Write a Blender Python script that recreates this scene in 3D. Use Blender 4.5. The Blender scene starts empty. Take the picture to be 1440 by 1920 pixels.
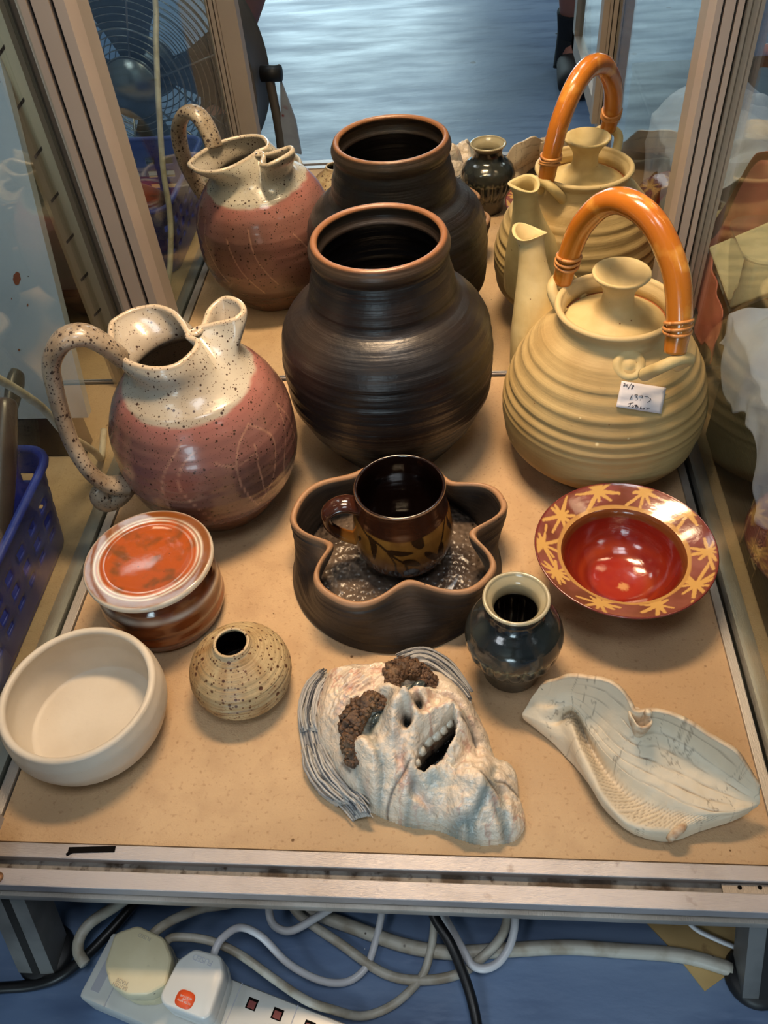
import bpy, bmesh, math, random
from mathutils import Vector, noise, Matrix
R = random.Random(7)
PI = math.pi
C = bpy.context.scene.collection
FLOOR = -0.15

# ------------------------------------------------------------------ camera
CX, CY, CZ = 0.0717478, -0.8503723, 0.6557498
YAW, PITCH, ROLL, FPX = -0.1325978, 0.8133145, -0.1022296, 1568.595
def _axes():
    sy, cy, sp, cp = math.sin(YAW), math.cos(YAW), math.sin(PITCH), math.cos(PITCH)
    f = Vector((sy*cp, cy*cp, -sp)); r = Vector((cy, -sy, 0)); u = r.cross(f)
    return math.cos(ROLL)*r+math.sin(ROLL)*u, -math.sin(ROLL)*r+math.cos(ROLL)*u, f
AR, AU, AF = _axes(); CAMP = Vector((CX, CY, CZ))
cd = bpy.data.cameras.new('camera'); cam = bpy.data.objects.new('camera', cd); C.objects.link(cam)
cam.matrix_world = Matrix(((AR.x, AU.x, -AF.x, CX), (AR.y, AU.y, -AF.y, CY), (AR.z, AU.z, -AF.z, CZ), (0, 0, 0, 1)))
cd.sensor_fit = 'VERTICAL'; cd.sensor_height = 36; cd.lens = FPX/1920*36; cd.clip_start = 0.01
bpy.context.scene.camera = cam
def ray(px, py): return AF+(px-720)/FPX*AR-(py-960)/FPX*AU
def at(px, py, z=0.0):            # where the sight line through a measured photo point meets the level z
    d = ray(px, py); return CAMP+d*((z-CZ)/d.z)

# ------------------------------------------------------------------ maths
def s2l(c): c /= 255; return c/12.92 if c <= .04045 else ((c+.055)/1.055)**2.4
def rgb(r, g, b): return (s2l(r), s2l(g), s2l(b), 1)
def mix(a, b, t): return tuple(x+(y-x)*t for x, y in zip(a, b))
def clamp(x, a=0., b=1.): return max(a, min(b, x))
def sstep(a, b, x):
    t = clamp((x-a)/(b-a)); return t*t*(3-2*t)
def nz(x, y, z=0.): return noise.noise(Vector((x, y, z)))
def fbm(x, y, z=0., o=4): return noise.fractal(Vector((x, y, z)), 1.0, 2.0, o)
def pchip(t, v, q):
    n = len(t); h = [t[i+1]-t[i] for i in range(n-1)]; d = [(v[i+1]-v[i])/h[i] for i in range(n-1)]
    m = [0]*n; m[0] = d[0]; m[-1] = d[-1]
    for i in range(1, n-1):
        if d[i-1]*d[i] > 0:
            a, b = 2*h[i]+h[i-1], h[i]+2*h[i-1]; m[i] = (a+b)/(a/d[i-1]+b/d[i])
    i = 0
    while i < n-2 and q > t[i+1]: i += 1
    s = (q-t[i])/h[i]
    return v[i]*(1+2*s)*(1-s)**2+h[i]*m[i]*s*(1-s)**2+v[i+1]*s*s*(3-2*s)+h[i]*m[i+1]*s*s*(s-1)
def crom(P, n, closed=False):     # Catmull-Rom through points (any tuple length), n points out
    P = [tuple(p) for p in P]; k = len(P); out = []
    segs = k if closed else k-1
    for j in range(n):
        x = j/(n if closed else n-1)*segs; i = min(int(x), segs-1); s = x-i
        g = (lambda q: P[q % k]) if closed else (lambda q: P[max(0, min(k-1, q))])
        a, b, c, d = g(i-1), g(i), g(i+1), g(i+2)
        out.append(tuple(.5*((2*b[q])+(-a[q]+c[q])*s+(2*a[q]-5*b[q]+4*c[q]-d[q])*s*s+(-a[q]+3*b[q]-3*c[q]+d[q])*s**3) for q in range(len(b))))
    return out
def segdist(p, a, b):
    ax, ay = a; bx, by = b; dx, dy = bx-ax, by-ay; L = dx*dx+dy*dy
    t = 0 if L == 0 else clamp(((p[0]-ax)*dx+(p[1]-ay)*dy)/L)
    return math.hypot(p[0]-ax-t*dx, p[1]-ay-t*dy), t
def polydist(p, P): return min(segdist(p, P[i], P[i+1])[0] for i in range(len(P)-1))
def inside(p, P):
    c = False; j = len(P)-1
    for i in range(len(P)):
        if (P[i][1] > p[1]) != (P[j][1] > p[1]) and p[0] < (P[j][0]-P[i][0])*(p[1]-P[i][1])/(P[j][1]-P[i][1])+P[i][0]: c = not c
        j = i
    return c

# ------------------------------------------------------------------ materials
def mat(name, col=(.5, .5, .5, 1), rough=.5, metal=0., attr=False, speck=None, mott=None, bump=None, coat=0., spec=.5, emis=None, roughvar=None):
    m = bpy.data.materials.new(name); m.use_nodes = True; nt = m.node_tree; N = nt.nodes; L = nt.links
    b = N['Principled BSDF']; tc = N.new('ShaderNodeTexCoord')
    b.inputs['Roughness'].default_value = rough; b.inputs['Metallic'].default_value = metal
    b.inputs['Coat Weight'].default_value = coat; b.inputs['Coat Roughness'].default_value = .08
    b.inputs['Specular IOR Level'].default_value = spec
    def noise_n(scale, detail=3., stretch=None):
        n = N.new('ShaderNodeTexNoise'); n.inputs['Scale'].default_value = scale; n.inputs['Detail'].default_value = detail
        if stretch:
            mp = N.new('ShaderNodeMapping'); mp.inputs['Scale'].default_value = stretch
            L.new(tc.outputs['Object'], mp.inputs['Vector']); L.new(mp.outputs[0], n.inputs['Vector'])
        else: L.new(tc.outputs['Object'], n.inputs['Vector'])
        return n
    def ramp(sock, a, b_):
        r = N.new('ShaderNodeMapRange'); r.inputs['From Min'].default_value = a; r.inputs['From Max'].default_value = b_
        L.new(sock, r.inputs['Value']); return r.outputs[0]
    def mixc(fac, A, B):
        x = N.new('ShaderNodeMix'); x.data_type = 'RGBA'; L.new(fac, x.inputs[0])
        if hasattr(A, 'links'): L.new(A, x.inputs[6])
        else: x.inputs[6].default_value = A
        x.inputs[7].default_value = B; return x.outputs[2]
    cur = col
    if attr:
        a = N.new('ShaderNodeAttribute'); a.attribute_name = 'Col'; cur = a.outputs['Color']
    for (sc, c2, lo, hi, *st) in (mott or []):
        cur = mixc(ramp(noise_n(sc, 4., st[0] if st else None).outputs['Fac'], lo, hi), cur, c2)
    for (sc, c2, lo, hi) in (speck or []):
        v = N.new('ShaderNodeTexVoronoi'); v.inputs['Scale'].default_value = sc; L.new(tc.outputs['Object'], v.inputs['Vector'])
        w = N.new('ShaderNodeMath'); w.operation = 'MULTIPLY'      # cell size varies with the cell's random colour
        sp = N.new('ShaderNodeSeparateColor'); L.new(v.outputs['Color'], sp.inputs[0])
        w2 = N.new('ShaderNodeMath'); w2.operation = 'ADD'; w2.inputs[1].default_value = .35; L.new(sp.outputs[0], w2.inputs[0])
        L.new(v.outputs['Distance'], w.inputs[0]); L.new(w2.outputs[0], w.inputs[1])
        cur = mixc(ramp(w.outputs[0], hi, lo), cur, c2)
    if hasattr(cur, 'links'): L.new(cur, b.inputs['Base Color'])
    else: b.inputs['Base Color'].default_value = cur
    if roughvar:
        r = N.new('ShaderNodeMapRange'); r.inputs['To Min'].default_value = rough; r.inputs['To Max'].default_value = roughvar[1]
        r.inputs['From Min'].default_value = .35; r.inputs['From Max'].default_value = .65
        L.new(noise_n(roughvar[0], 4., roughvar[2] if len(roughvar) > 2 else None).outputs['Fac'], r.inputs['Value']); L.new(r.outputs[0], b.inputs['Roughness'])
    prev = None
    for (kind, sc, dist, *st) in (bump or []):
        if kind == 'v':
            t = N.new('ShaderNodeTexVoronoi'); t.feature = 'DISTANCE_TO_EDGE'; t.inputs['Scale'].default_value = sc
            L.new(tc.outputs['Object'], t.inputs['Vector']); h = ramp(t.outputs['Distance'], 0, .08)
        elif kind == 'p':
            t = N.new('ShaderNodeTexVoronoi'); t.feature = 'SMOOTH_F1'; t.inputs['Scale'].default_value = sc
            L.new(tc.outputs['Object'], t.inputs['Vector']); h = t.outputs['Distance']
        else: h = noise_n(sc, 5., st[0] if st else None).outputs['Fac']
        bp = N.new('ShaderNodeBump'); bp.inputs['Distance'].default_value = dist; bp.inputs['Strength'].default_value = 1
        L.new(h, bp.inputs['Height'])
        if prev: L.new(prev.outputs[0], bp.inputs['Normal'])
        prev = bp
    if prev:
        L.new(prev.outputs[0], b.inputs['Normal'])
    if emis:
        b.inputs['Emission Color'].default_value = emis[0]; b.inputs['Emission Strength'].default_value = emis[1]
    return m
def glass_mat(name, tint=(.93, .97, .95, 1), haze=0.0):
    m = bpy.data.materials.new(name); m.use_nodes = True; nt = m.node_tree; N = nt.nodes; L = nt.links
    N.remove(N['Principled BSDF']); out = N['Material Output']
    t = N.new('ShaderNodeBsdfTransparent'); t.inputs[0].default_value = tint
    g = N.new('ShaderNodeBsdfGlossy'); g.inputs['Roughness'].default_value = .015
    f = N.new('ShaderNodeFresnel'); ge = N.new('ShaderNodeNewGeometry'); mr = N.new('ShaderNodeMapRange')   # same reflectance on both faces of the sheet
    mr.inputs['To Min'].default_value = 1.5; mr.inputs['To Max'].default_value = 1/1.5
    L.new(ge.outputs['Backfacing'], mr.inputs['Value']); L.new(mr.outputs[0], f.inputs['IOR'])
    mx = N.new('ShaderNodeMixShader'); L.new(f.outputs[0], mx.inputs[0]); L.new(t.outputs[0], mx.inputs[1]); L.new(g.outputs[0], mx.inputs[2])
    last = mx
    if haze:
        d = N.new('ShaderNodeBsdfDiffuse'); d.inputs[0].default_value = (.7, .72, .72, 1)
        m2 = N.new('ShaderNodeMixShader'); m2.inputs[0].default_value = haze; L.new(mx.outputs[0], m2.inputs[1]); L.new(d.outputs[0], m2.inputs[2]); last = m2
    L.new(last.outputs[0], out.inputs['Surface']); return m

# ------------------------------------------------------------------ mesh helpers
def obj(name, V, F, m, parent=None, smooth=True, cols=None, loc=None):
    me = bpy.data.meshes.new(name); me.from_pydata([tuple(v) for v in V], [], F); me.update()
    if cols:
        a = me.attributes.new('Col', 'FLOAT_COLOR', 'POINT')
        a.data.foreach_set('color', [x for c in cols for x in (c[0], c[1], c[2], 1.)])
    if m: me.materials.append(m)
    if smooth: me.polygons.foreach_set('use_smooth', [True]*len(me.polygons))
    o = bpy.data.objects.new(name, me); C.objects.link(o)
    if parent: o.parent = parent
    if loc: o.location = loc
    return o
def tag(o, label=None, cat=None, group=None, kind=None):
    if label: o['label'] = label
    if cat: o['category'] = cat
    if group: o['group'] = group
    if kind: o['kind'] = kind
    return o
def thing(name, label, cat, loc=(0, 0, 0), rz=0., group=None):
    o = bpy.data.objects.new(name, None); C.objects.link(o); o.location = loc; o.rotation_euler = (0, 0, rz)
    o.empty_display_size = .02
    return tag(o, label, cat, group)
class MB:
    def __init__(s): s.V = []; s.F = []; s.c = []
    def add(s, V, F, col=None):
        k = len(s.V); s.V += [tuple(v) for v in V]; s.F += [tuple(i+k for i in f) for f in F]
        if col is not None: s.c += ([col]*len(V) if not isinstance(col, list) else col)
        return s
    def box(s, x0, x1, y0, y1, z0, z1, col=None, b=0.0):
        if b <= 0:
            V = [(x, y, z) for x in (x0, x1) for y in (y0, y1) for z in (z0, z1)]
            return s.add(V, [(0, 1, 3, 2), (4, 6, 7, 5), (0, 4, 5, 1), (2, 3, 7, 6), (0, 2, 6, 4), (1, 5, 7, 3)], col)
        bm = bmesh.new(); bmesh.ops.create_cube(bm, size=1)
        for v in bm.verts: v.co = Vector(((x0+x1)/2+v.co.x*(x1-x0), (y0+y1)/2+v.co.y*(y1-y0), (z0+z1)/2+v.co.z*(z1-z0)))
        bmesh.ops.bevel(bm, geom=bm.edges[:], offset=b, segments=2, profile=.5, affect='EDGES')
        V = [v.co.copy() for v in bm.verts]; F = [tuple(v.index for v in f.verts) for f in bm.faces]; bm.free()
        return s.add(V, F, col)
    def tube(s, P, r, seg=12, n=None, col=None, flat=None, up=None, cap=True):
        # P points, r radius or list; flat=(a,b) scales the section across / along 'up'
        if n: P = crom(P, n)
        P = [Vector(p) for p in P]; k = len(P)
        rr = [r]*k if not isinstance(r, (list, tuple)) else [x[0] for x in crom([(q,) for q in r], k)]
        T = [(P[min(i+1, k-1)]-P[max(i-1, 0)]).normalized() for i in range(k)]
        ref = Vector(up) if up else (Vector((0, 0, 1)) if abs(T[0].z) < .9 else Vector((1, 0, 0)))
        a = (ref-T[0]*ref.dot(T[0])).normalized(); V = []; cols = []
        fa, fb = flat or (1, 1)
        for i in range(k):
            a = (a-T[i]*a.dot(T[i])).normalized(); b = T[i].cross(a)
            for j in range(seg):
                t = 2*PI*j/seg; V.append(P[i]+(a*math.cos(t)*fa+b*math.sin(t)*fb)*rr[i])
        F = [(i*seg+j, i*seg+(j+1) % seg, (i+1)*seg+(j+1) % seg, (i+1)*seg+j) for i in range(k-1) for j in range(seg)]
        if cap: F += [tuple(range(seg))[::-1], tuple(range((k-1)*seg, k*seg))]
        return s.add(V, F, col)
    def prism(s, poly, z0, z1, inset=0., round_=0., col=None):
        cx = sum(p[0] for p in poly)/len(poly); cy = sum(p[1] for p in poly)/len(poly)
        lv = [(z0, 1.0), (z1-round_, 1-inset*.6), (z1-round_*.3, 1-inset*.6-round_*.25/.025*.4), (z1, 1-inset*.6-round_/.025)] if round_ else [(z0, 1.), (z1, 1-inset)]
        n = len(poly); V = []
        for z, k in lv: V += [(cx+(x-cx)*k, cy+(y-cy)*k, z) for x, y in poly]
        F = [(i*n+j, i*n+(j+1) % n, (i+1)*n+(j+1) % n, (i+1)*n+j) for i in range(len(lv)-1) for j in range(n)]
        F += [tuple(range(n))[::-1], tuple(range((len(lv)-1)*n, len(lv)*n))]
        return s.add(V, F, col)
    def lathe(s, prof, seg=48, cx=0., cy=0., f=None, col=None):
        V = []; k = len(prof)
        for (r, z) in prof:
            for j in range(seg):
                t = 2*PI*j/seg; q = f(t, z, r) if f else r
                V.append((cx+q*math.cos(t), cy+q*math.sin(t), z))
        F = [(i*seg+j, i*seg+(j+1) % seg, (i+1)*seg+(j+1) % seg, (i+1)*seg+j) for i in range(k-1) for j in range(seg)]
        F += [tuple(range(seg))[::-1], tuple(range((k-1)*seg, k*seg))]
        cc = None if col is None else ([col(2*PI*j/seg, prof[i][1], prof[i][0], i) for i in range(k) for j in range(seg)] if callable(col) else col)
        return s.add(V, F, cc)
    def ball(s, c, r, sub=2, jit=0., col=None):
        bm = bmesh.new(); bmesh.ops.create_icosphere(bm, subdivisions=sub, radius=1)
        rx, ry, rz = r if isinstance(r, tuple) else (r, r, r); V = []
        for v in bm.verts:
            k = 1+jit*nz(v.co.x*1.7+c[0]*900, v.co.y*1.7+c[1]*900, v.co.z*1.7)
            V.append((c[0]+v.co.x*rx*k, c[1]+v.co.y*ry*k, c[2]+v.co.z*rz*k))
        F = [tuple(v.index for v in f.verts) for f in bm.faces]; bm.free()
        return s.add(V, F, col)
    def make(s, name, m, parent=None, smooth=True, loc=None):
        return obj(name, s.V, s.F, m, parent, smooth, s.c if len(s.c) == len(s.V) and s.c else None, loc)
def shade_flat_auto(o, ang=.6):
    me = o.data
    bm = bmesh.new(); bm.from_mesh(me)
    for e in bm.edges:
        if len(e.link_faces) == 2 and e.calc_face_angle(0) > ang: e.smooth = False
    bm.to_mesh(me); bm.free(); return o
def bx(name, m, parent, *dims, b=0.0):
    return shade_flat_auto(MB().box(*dims, b=b).make(name, m, parent))
def vessel(t, r, H, wall=.004, floor=.006, n=90, lip=7, inner=None, ridge=None):
    """outline from the middle of the foot, up the outside, over the lip and down the inside: list of (radius, z)"""
    out = [(.0004, 0.0), (r[0]*.6, 0.0), (r[0]*.96, 0.0)]
    body = []
    for i in range(n+1):
        q = i/n; rr = pchip(t, r, q); z = q*H
        if ridge: rr += ridge(z)
        if i == 0: z = .0012
        body.append((rr, z))
    out += body
    rt = body[-1][0]
    for i in range(1, lip): out.append((rt-wall/2+wall/2*math.cos(PI*i/lip), H+wall/2*math.sin(PI*i/lip)))
    inn = [(rr-wall, z) for rr, z in body[::-1] if z > floor]
    out += inn
    r_in = inn[-1][0]
    out += [(r_in*.9, floor), (r_in*.5, floor), (.0004, floor)]
    return out
def rad(t, r, H, z): return pchip(t, r, clamp(z/H))

# ------------------------------------------------------------------ shared materials
M = {}
M['alu'] = mat('aluminium', rgb(178, 172, 172), .42, .55, mott=[(9, rgb(150, 142, 138), .48, .75, (1, 1, 1)), (60, rgb(120, 108, 96), .66, .8)], bump=[('n', 180, .0003, (1, 12, 12))])
M['alu_side'] = mat('aluminium_side', rgb(172, 166, 158), .45, .5, mott=[(14, rgb(128, 116, 102), .45, .75)], bump=[('n', 180, .0003, (12, 1, 12))])
M['alu_post'] = mat('aluminium_post', rgb(186, 172, 160), .5, .3, mott=[(6, rgb(170, 156, 144), .4, .8)])
M['groove'] = mat('groove', rgb(22, 20, 18), .8)
M['dirt'] = mat('rail_channel', rgb(128, 124, 118), .6, .4, mott=[(30, rgb(70, 58, 46), .5, .62), (120, rgb(60, 48, 38), .55, .68)], bump=[('n', 150, .001)])
M['felt'] = mat('tan_felt', rgb(196, 166, 130), .95, spec=.1, mott=[(5, rgb(176, 146, 112), .42, .7), (40, rgb(186, 156, 122), .45, .7), (260, rgb(160, 128, 96), .58, .8)], speck=[(28, rgb(110, 84, 60), .018, .03)], bump=[('n', 600, .0006), ('n', 45, .0006)])
M['mirror'] = mat('mirror_silver', (.80, .83, .80, 1), .0, 1.)
M['glass'] = glass_mat('pane_glass')
M['clear'] = glass_mat('clear_plastic', (.92, .92, .92, 1), .06)
M['steel'] = mat('leg_steel', rgb(128, 128, 126), .5, .4, mott=[(20, rgb(100, 100, 100), .45, .7)])
M['black'] = mat('black_rubber', rgb(24, 24, 26), .5)
M['dark'] = mat('hole_dark', rgb(12, 9, 8), .9, spec=.1)

# ------------------------------------------------------------------ room
M['floor'] = mat('blue_vinyl', rgb(92, 118, 156), .40, mott=[(2.2, rgb(116, 138, 170), .4, .7, (1, 3, 1)), (12, rgb(70, 94, 132), .5, .75, (.7, 3, 1)), (50, rgb(110, 132, 166), .55, .8, (.6, 2.5, 1))],
    speck=[(9, rgb(36, 44, 62), .02, .03), (26, rgb(196, 206, 216), .012, .02)], bump=[('n', 7, .0009, (1, 1.7, 1)), ('n', 60, .0003, (.8, 1.6, 1))], roughvar=(6, .52, (.7, 2.5, 1)))
M['wall'] = mat('painted_wall', rgb(150, 150, 148), .8, mott=[(3, rgb(140, 140, 140), .4, .7)])
M['ceil'] = mat('ceiling_paint', rgb(186, 184, 178), .9)
def struct(name, mb, m, label):
    return tag(mb.make(name, m, None, False), label, None, None, 'structure')
X0, X1, Y0, Y1, CZ1 = -3.2, 3.2, -5.2, .14, 2.3
tag(MB().box(X0, X1, Y0, Y1, FLOOR-.05, FLOOR).make('floor', M['floor'], None, False), 'worn blue vinyl floor under and in front of the cabinets', 'floor', None, 'structure')
for nm, d in (('wall_back', (X0, X1, Y1, Y1+.1, FLOOR, CZ1)), ('wall_left', (X0-.1, X0, Y0, Y1, FLOOR, CZ1)), ('wall_right', (X1, X1+.1, Y0, Y1, FLOOR, CZ1)), ('ceiling', (X0, X1, Y0, Y1, CZ1, CZ1+.1))):
    tag(MB().box(*d).make(nm, M['ceil'] if nm == 'ceiling' else M['wall'], None, False), None, None, None, 'structure')
# far wall with a big window opening
WX0, WX1, WZ0, WZ1 = -1.35, .05, .15, 2.0
fw = MB().box(X0, WX0, Y0-.1, Y0, FLOOR, CZ1).box(WX1, X1, Y0-.1, Y0, FLOOR, CZ1).box(WX0, WX1, Y0-.1, Y0, FLOOR, WZ0).box(WX0, WX1, Y0-.1, Y0, WZ1, CZ1)
tag(fw.make('wall_front', M['wall'], None, False), None, None, None, 'structure')
M['winframe'] = mat('window_frame_paint', rgb(215, 215, 212), .5)
wf = MB()
for a in (WX0, (WX0+WX1)/2-.02, WX1-.04): wf.box(a, a+.04, Y0-.07, Y0-.02, WZ0, WZ1)
for a in (WZ0, WZ1-.04): wf.box(WX0, WX1, Y0-.07, Y0-.02, a, a+.04)
wn = tag(wf.make('window_1', M['winframe'], None, False), None, None, None, 'structure')
obj('window_pane', [(WX0, Y0-.045, WZ0), (WX1, Y0-.045, WZ0), (WX1, Y0-.045, WZ1), (WX0, Y0-.045, WZ1)], [(0, 1, 2, 3)], M['glass'], wn)

# ------------------------------------------------------------------ the display cabinet and its two neighbours
TOP = 0.98
def post(name, x0, x1, y0, y1, root, z0=0.0, z1=TOP, mirror_x=False):
    # slotted square profile: body with two dark grooves on each face
    xm = (x0+x1)/2; ym = (y0+y1)/2; w = x1-x0; d = y1-y0
    p = MB()
    g = w*.10
    for a, b_ in ((x0, x0+w*.27-g/2), (x0+w*.27+g/2, x1-w*.27-g/2), (x1-w*.27+g/2, x1)):
        p.box(a, b_, y0, y1, z0, z1)
    o = shade_flat_auto(p.make(name, M['alu_post'], root, False))
    q = MB().box(x0+.001, x1-.001, y0+d*.16, y1-d*.16, z0, z1-.001)
    q.make('groove', M['groove'], o, False)
    return o
cab = thing('display_cabinet', 'aluminium-framed glass display cabinet with tan shelf and mirror back holding the pots', 'cabinet', (0, 0, 0), 0, 'display cabinets in a row')
bx('shelf_board', M['felt'], cab, -.3075, .3095, -.600, -.0035, -.022, 0.0)
bx('shelf_edge_gap', M['groove'], cab, -.3105, .3125, -.6015, -.002, -.03, -.006)
# front rail: two satin strips either side of a dirty channel, then the dark front face with its lip
fr = MB()
fr.box(-.3225, .3225, -.6130, -.6012, -.024, .0015, b=.0007); fr.box(-.3225, .3225, -.6350, -.6215, -.0105, .0015, b=.0007)
rail = shade_flat_auto(fr.make('front_rail', M['alu'], cab, False))
bx('channel', M['dirt'], rail, -.322, .322, -.6220, -.6125, -.030, -.006)
bx('face_groove', M['groove'], rail, -.3225, .3225, -.6335, -.6222, -.0145, -.0107)
bx('lip', M['alu_side'], rail, -.3225, .3225, -.6375, -.6140, -.0240, -.0147, b=.0008)
slot = MB()
s0, s1 = at(128, 1594, .0018), at(216, 1592, .0018)
slot.tube([s0+(s1-s0)*k/8 for k in range(9)], .0026, 10, flat=(.06, 1), up=(0, 0, 1))
slot.tube([at(124, 1603, .0018), at(133, 1598, .0018), at(140, 1595, .0018)], .0014, 8, flat=(.06, 1), up=(0, 0, 1))
slot.make('lock_slot', M['dark'], rail)
c0 = at(0, 1646, .0017)
MB().lathe([(.0003, .0015), (.0045, .0015), (.0045, .0022), (.0003, .0022)], 20, c0.x-.002, c0.y).make('screw_cap', mat('brass_screw', rgb(130, 96, 70), .5, .6), rail)
bk = MB(); 
e0 = at(1385, 1668, -.004)
bk.box(e0.x-.012, .322, -.6212, -.6135, -.0065, -.003)
jn = bk.make('joint_plate', M['alu_side'], rail, False)
for px in (1387, 1425):
    h = at(px, 1664, -.0028); MB().lathe([(.0002, -.003), (.0016, -.003), (.0016, -.0026), (.0002, -.0026)], 12, h.x, h.y).make('screw_hole', M['dark'], jn)
for sx in (-1, 1):
    a = MB()
    x = (.3085, .3165) if sx > 0 else (-.3180, -.3085)
    a.box(x[0], x[1], -.6005, -.002, -.03, .003, b=.0006)
    o = shade_flat_auto(a.make('side_rail', M['alu_side'], cab, False))
    gx = (.3165, .3205) if sx > 0 else (-.3220, -.3180)
    bx('rail_groove', M['groove'], o, gx[0], gx[1], -.6, -.002, -.03, -.004)
rb = bx('back_rail', M['alu'], cab, -.30, .30, -.0028, -.0006, -.02, .0036)
bx('rail_groove', M['groove'], rb, -.30, .30, -.0042, -.0028, -.02, .0012)
for nm, x0, x1, y0, y1 in (('post', -.322, -.277, -.028, .012), ('post', .2935, .3170, -.026, .012), ('post', -.322, -.304, -.632, -.6020), ('post', .3045, .3225, -.632, -.6020)):
    post(nm, x0, x1, y0, y1, cab, .0025 if y0 < -.5 else -.03)
bx('post_strip', M['alu_post'], cab, -.3035, -.2745, -.630, -.6040, .055, TOP-.001)  # added strips, widen the front posts in their mirror image
bx('post_strip', M['alu_post'], cab, .2945, .3040, -.630, -.6040, .055, TOP-.001)
for y0, y1 in ((-.632, -.6005), (-.026, .012)): bx('top_rail', M['alu'], cab, -.322, .3225, y0, y1, TOP, TOP+.03)
for x0, x1 in ((-.322, -.290), (.300, .3225)): bx('top_rail', M['alu'], cab, x0, x1, -.6004, -.0262, TOP, TOP+.03)
bx('mirror_back', M['mirror'], cab, -.296, .298, .0, .004, .0036, TOP)
bx('glass_side', M['glass'], cab, -.3208, -.3192, -.60, -.028, -.003, TOP)
bx('glass_side', M['glass'], cab, .3178, .3190, -.60, -.002, -.003, TOP)
def beam(mb, top, bot, hx, hy):
    V = [(c_[0]+sx*hx, c_[1]+sy*hy, c_[2]) for c_ in (bot, top) for sx, sy in ((-1, -1), (1, -1), (1, 1), (-1, 1))]
    return mb.add(V, [(3, 2, 1, 0), (4, 5, 6, 7), (0, 1, 5, 4), (1, 2, 6, 5), (2, 3, 7, 6), (3, 0, 4, 7)])
for top, bot in (((-.302, -.612, -.0245), (-.303, -.646, FLOOR+.012)), ((.303, -.612, -.0245), (.317, -.640, FLOOR+.012)), ((-.302, -.03, -.0245), (-.303, -.03, FLOOR+.012)), ((.303, -.03, -.0245), (.312, -.03, FLOOR+.012))):
    lg = shade_flat_auto(beam(MB(), top, bot, .0165, .0165).make('leg', M['steel'], cab, False))
    beam(MB(), (top[0], top[1]-.0155, top[2]), (bot[0], bot[1]-.0155, bot[2]), .0035, .0016).make('leg_groove', M['groove'], lg, False)
    MB().lathe([(.001, FLOOR), (.0245, FLOOR), (.0255, FLOOR+.005), (.022, FLOOR+.011), (.001, FLOOR+.0115)], 28, bot[0], bot[1]+.002).make('foot', M['black'], lg)
# open glass door hinged on the right front post, swung outwards
M['door'] = M['alu_post']
dr = MB(); dx0, dx1 = .300, .318
dr.box(dx0, dx1, -1.005, -.640, .045, .075).box(dx0, dx1, -1.005, -.640, TOP-.03, TOP)
dr.box(dx0, dx1, -1.005, -.972, .045, TOP).box(dx0, dx1, -.668, -.640, .045, TOP)
door = shade_flat_auto(dr.make('door', M['door'], cab, False))
bx('glass', M['glass'], door, .308, .310, -.972, -.668, .075, TOP-.03)
for z in (.3, .8): MB().tube([(.309, -.640, z), (.309, -.6325, z)], .006, 10).make('hinge', M['steel'], door)

M['enamel'] = mat('white_enamel', rgb(150, 158, 168), .22, mott=[(5, rgb(132, 142, 154), .4, .7)], speck=[(16, rgb(110, 56, 30), .03, .05), (60, rgb(60, 50, 44), .012, .02)], coat=.4)
M['plinth'] = mat('black_plinth', rgb(24, 23, 22), .45)
M['standard'] = mat('tan_standard', rgb(176, 160, 132), .5, .3)
cl = thing('display_cabinet', 'neighbouring aluminium display cabinet left of the pots with blue basket on its shelf', 'cabinet', (-.33, 0, 0), 0, 'display cabinets in a row')
def nb(root, sx, posts=True):
    f = lambda a, b_: (a, b_) if sx > 0 else (-b_, -a)
    q = f(.0075, .64); bx('shelf_board', M['felt'], root, q[0], q[1], -.600, -.0035, -.022, 0)
    q = f(-.0065 if sx > 0 else -.0075, .0072); a = bx('side_rail', M['alu_side'], root, q[0], q[1], -.6005, -.002, -.03, .003, b=.0006)
    q = f(-.0065 if sx > 0 else -.007, .66); bx('front_rail', M['alu'], root, q[0], q[1], -.6345, -.6012, -.03, .0015, b=.0007)
    q = f(.0125, .66); b_ = bx('back_rail', M['alu'], root, q[0], q[1], -.0028, -.0006, -.02, .0036)
    q = f(.0125, .64); bx('mirror_back', M['mirror'], root, q[0], q[1], .0, .004, .0036, TOP)
    if sx > 0: post('post', -.0100, .0045, -.026, .012, root)
    for y0 in (-.632, -.026):
        q = f(.625, .66); post('post', q[0], q[1], y0, y0+.032, root, .0025)
        q = f(.0125, .66); bx('top_rail', M['alu'], root, q[0], q[1], y0, y0+.032, TOP, TOP+.03)
    for y0 in (-.656, -.05):
        q = f(.60, .632); lg = bx('leg', M['steel'], root, q[0], q[1], y0+.02, y0+.052, FLOOR+.012, -.0305)
        MB().lathe([(.001, FLOOR), (.029, FLOOR), (.030, FLOOR+.006), (.026, FLOOR+.012), (.001, FLOOR+.0125)], 24, (q[0]+q[1])/2, y0+.036).make('foot', M['black'], lg)
nb(cl, -1)
st = MB().box(-.044, -.0155, -.012, -.001, .004, TOP)
sto = st.make('slotted_upright', M['standard'], cl, False)
for k in range(9):
    z = .06+k*.048; sl = MB(); sl.add([(-.036, -.0124, z), (-.024, -.0124, z+.010), (-.024, -.0124, z+.0135), (-.036, -.0124, z+.0035)], [(0, 1, 2, 3)]); sl.make('slot', M['dark'], sto, False)
cr = thing('display_cabinet', 'neighbouring aluminium display cabinet right of the pots with a dark box on its shelf', 'cabinet', (.33, 0, 0), 0, 'display cabinets in a row')
nb(cr, 1)

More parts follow.
